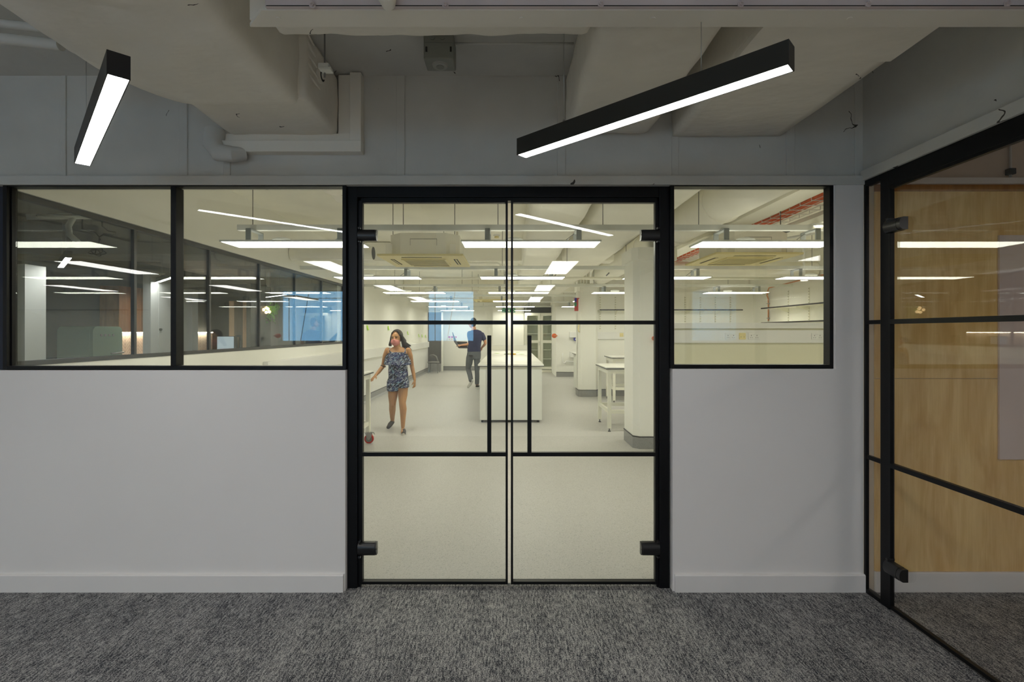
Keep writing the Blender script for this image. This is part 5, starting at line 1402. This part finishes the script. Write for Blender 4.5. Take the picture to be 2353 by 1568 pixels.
# shoes and bracelet
def shoe(parent, heel, toe, w, mat, up=0.0, name='shoe'):
    heel, toe = Vector(heel), Vector(toe); dd = (toe - heel); 
    m = MB(); limb(m, [heel + Vector((0, 0, .030)), heel.lerp(toe, .5) + Vector((0, 0, .028)), toe + Vector((0, 0, .018))], [w * .80, w * .86, w * .62], 12)
    o_ = solidify(m, name, mat, parent, .006, 3); return o_
s1 = shoe(wo, (rf.x, rf.y - .01, .045), (rf.x - .025, rf.y - .17, .005), .045, M_SHOE); s2 = shoe(wo, (lf.x, lf.y + .03, .003), (lf.x + .045, lf.y - .15, .003), .045, M_SHOE)
m = MB(); m.tube([(lf.x - .005, lf.y + .06, .008), (lf.x + .02, lf.y - .06, .008), (lf.x + .048, lf.y - .18, .008)], [.030, .038, .022], 12); m.build('sole', M_SOLE, s2, smooth=True)
c = ra[2]; m = MB(); m.tube([c + Vector((.035 * math.cos(k * PI / 8), .036 * math.sin(k * PI / 8), -.012 * math.cos(k * PI / 8))) for k in range(17)], .007, 6); m.build('arm_band', M_DARKCRACK, wo, smooth=True)

# ---- walking man with laptop, seen from behind
def mp(zx, zy, d=13.3): return at(1020 + zx * .13393, 700 + zy * .13393, d)
mo = thing('person', 'man in navy tee and grey jeans walking away, holding an open laptop', 'person', (-.96, 13.3, 0))
E = 13.3
def mring(xa, xb, zy, depth, d=E):
    a, b_ = mp(xa, zy, d), mp(xb, zy, d); return ((a.x + b_.x) / 2, d, a.z, (b_.x - a.x) / 2, depth)
hm = mp(495, 325)
m = MB()
m.ball(hm + Vector((.01, -.01, .025)), .082, .095, .110, 22); m.ball(hm + Vector((-.045, .02, -.04)), .055, .06, .075, 18); m.ball(hm + Vector((-.10, .03, -.03)), .018, .014, .02)
m.ball(hm + Vector((-.015, -.06, -.01)), .012, .016, .030)
limb(m, [mp(510, 400), mp(520, 470)], [.060, .068])
loft(m, [mring(420, 615, 790, .09), mring(425, 640, 600, .10), mring(440, 650, 500, .09), mring(480, 600, 455, .06)])
ml = [mp(445, 505), mp(455, 580, E), mp(478, 655, E + .02), mp(390, 690, E - .05), mp(305, 700, E - .10)]
mr = [mp(665, 520), mp(695, 590), mp(712, 665, E), mp(685, 705, E + .12), mp(655, 735, E + .20)]
limb(m, ml, [.052, .046, .042, .036, .027]); limb(m, mr, [.052, .046, .040, .034, .026])
hand(m, ml[-1], (-1, .05, .02), (0, .4, -1), 1, 1.1, .55); hand(m, mr[-1], Vector((-.3, .6, -.5)), (0, .3, -1), 1, 1.1, .4)
limb(m, [mp(462, 1280, E + .0), mp(470, 1330, E - .05)], [.040, .036]); limb(m, [mp(570, 1330, E), mp(570, 1400, E)], [.042, .038])
solidify(m, 'body', M_SKIN_M, mo, .007, 3)
m = MB()
loft(m, [mring(400, 637, 808, .125), mring(405, 632, 740, .122), mring(415, 645, 640, .130), mring(412, 668, 560, .130), mring(418, 672, 500, .115), mring(450, 640, 455, .085), mring(495, 575, 430, .065)])
limb(m, [mp(440, 495), mp(440, 540), mp(450, 590)], [.066, .068, .066]); limb(m, [mp(655, 515), mp(676, 560), mp(688, 590)], [.062, .064, .062])
solidify(m, 'tee_shirt', M_TEE, mo, .007, 3)
m = MB()
loft(m, [mring(380, 632, 930, .135), mring(392, 636, 870, .135), mring(405, 634, 800, .115)])
limb(m, [mp(445, 910), mp(432, 1010), mp(415, 1100, E + .05), mp(445, 1200, E - .02), mp(465, 1300, E - .10)], [.100, .092, .070, .068, .062])
limb(m, [mp(568, 920), mp(570, 1010), mp(565, 1100), mp(570, 1220), mp(568, 1350)], [.092, .082, .064, .062, .058])
solidify(m, 'jeans', M_JEANS, mo, .008, 3)
m = MB(); m.ball(hm + Vector((.022, -.022, .045)), .086, .098, .108, 22); m.ball(hm + Vector((.025, -.04, -.03)), .065, .06, .06, 16)
solidify(m, 'hair', M_HAIR, mo, .008, 2)
m = MB(); m.box(mp(432, 868).x, mp(505, 868).x, E - .150, E - .13, mp(0, 882).z, mp(0, 868).z, .003); m.build('back_pocket', M_DARKCRACK, mo)
m = MB(); h0, t0 = mp(485, 1305, E - .12), mp(415, 1435, E + .02); limb(m, [h0, h0.lerp(t0, .5), Vector((t0.x, t0.y, .04))], [.040, .046, .034], 12)
solidify(m, 'shoe', M_SHOEW, mo, .007, 3)
f0 = mp(572, 1400, E)
m = MB(); limb(m, [Vector((f0.x, E - .02, .055)), Vector((f0.x + .01, E + .10, .05)), Vector((f0.x + .01, E + .20, .035))], [.045, .046, .036], 12)
s_ = solidify(m, 'shoe', M_SHOE, mo, .007, 3)
m = MB(); m.box(f0.x - .048, f0.x + .055, E - .07, E + .23, 0.003, .032, .012); m.build('sole', M_SHOEW, s_)
# laptop in his left hand
lo_ = thing('laptop', 'open dark laptop held in the hand of the man in the navy tee', 'laptop', mp(290, 700, E - .1))
q = [mp(255, 742, E - .16), mp(405, 744, E - .13), mp(400, 640, E + .14), mp(178, 632, E + .10)]
th = Vector((0, -.004, -.016))
MB().hexa(q, [p + th for p in q]).build('base', M_LAPTOP, lo_)
r_ = [mp(255, 742, E - .16), mp(178, 632, E + .10), mp(150, 475, E + .16), mp(205, 600, E - .10)]
th = Vector((-.010, -.004, -.006)); sc = MB().hexa(r_, [p + th for p in r_]).build('screen_lid', M_LAPTOP, lo_)
cc = sum(r_, Vector()) / 4; r2 = [cc + (p - cc) * .90 - th * .15 for p in r_]
MB().hexa(r2, [p - th * .15 for p in r2]).build('screen', M_SCREEN, sc)
# tidy: nothing may keep the temporary names
for o in list(bpy.data.objects):
    if o.name.startswith('tmp'): bpy.data.objects.remove(o)
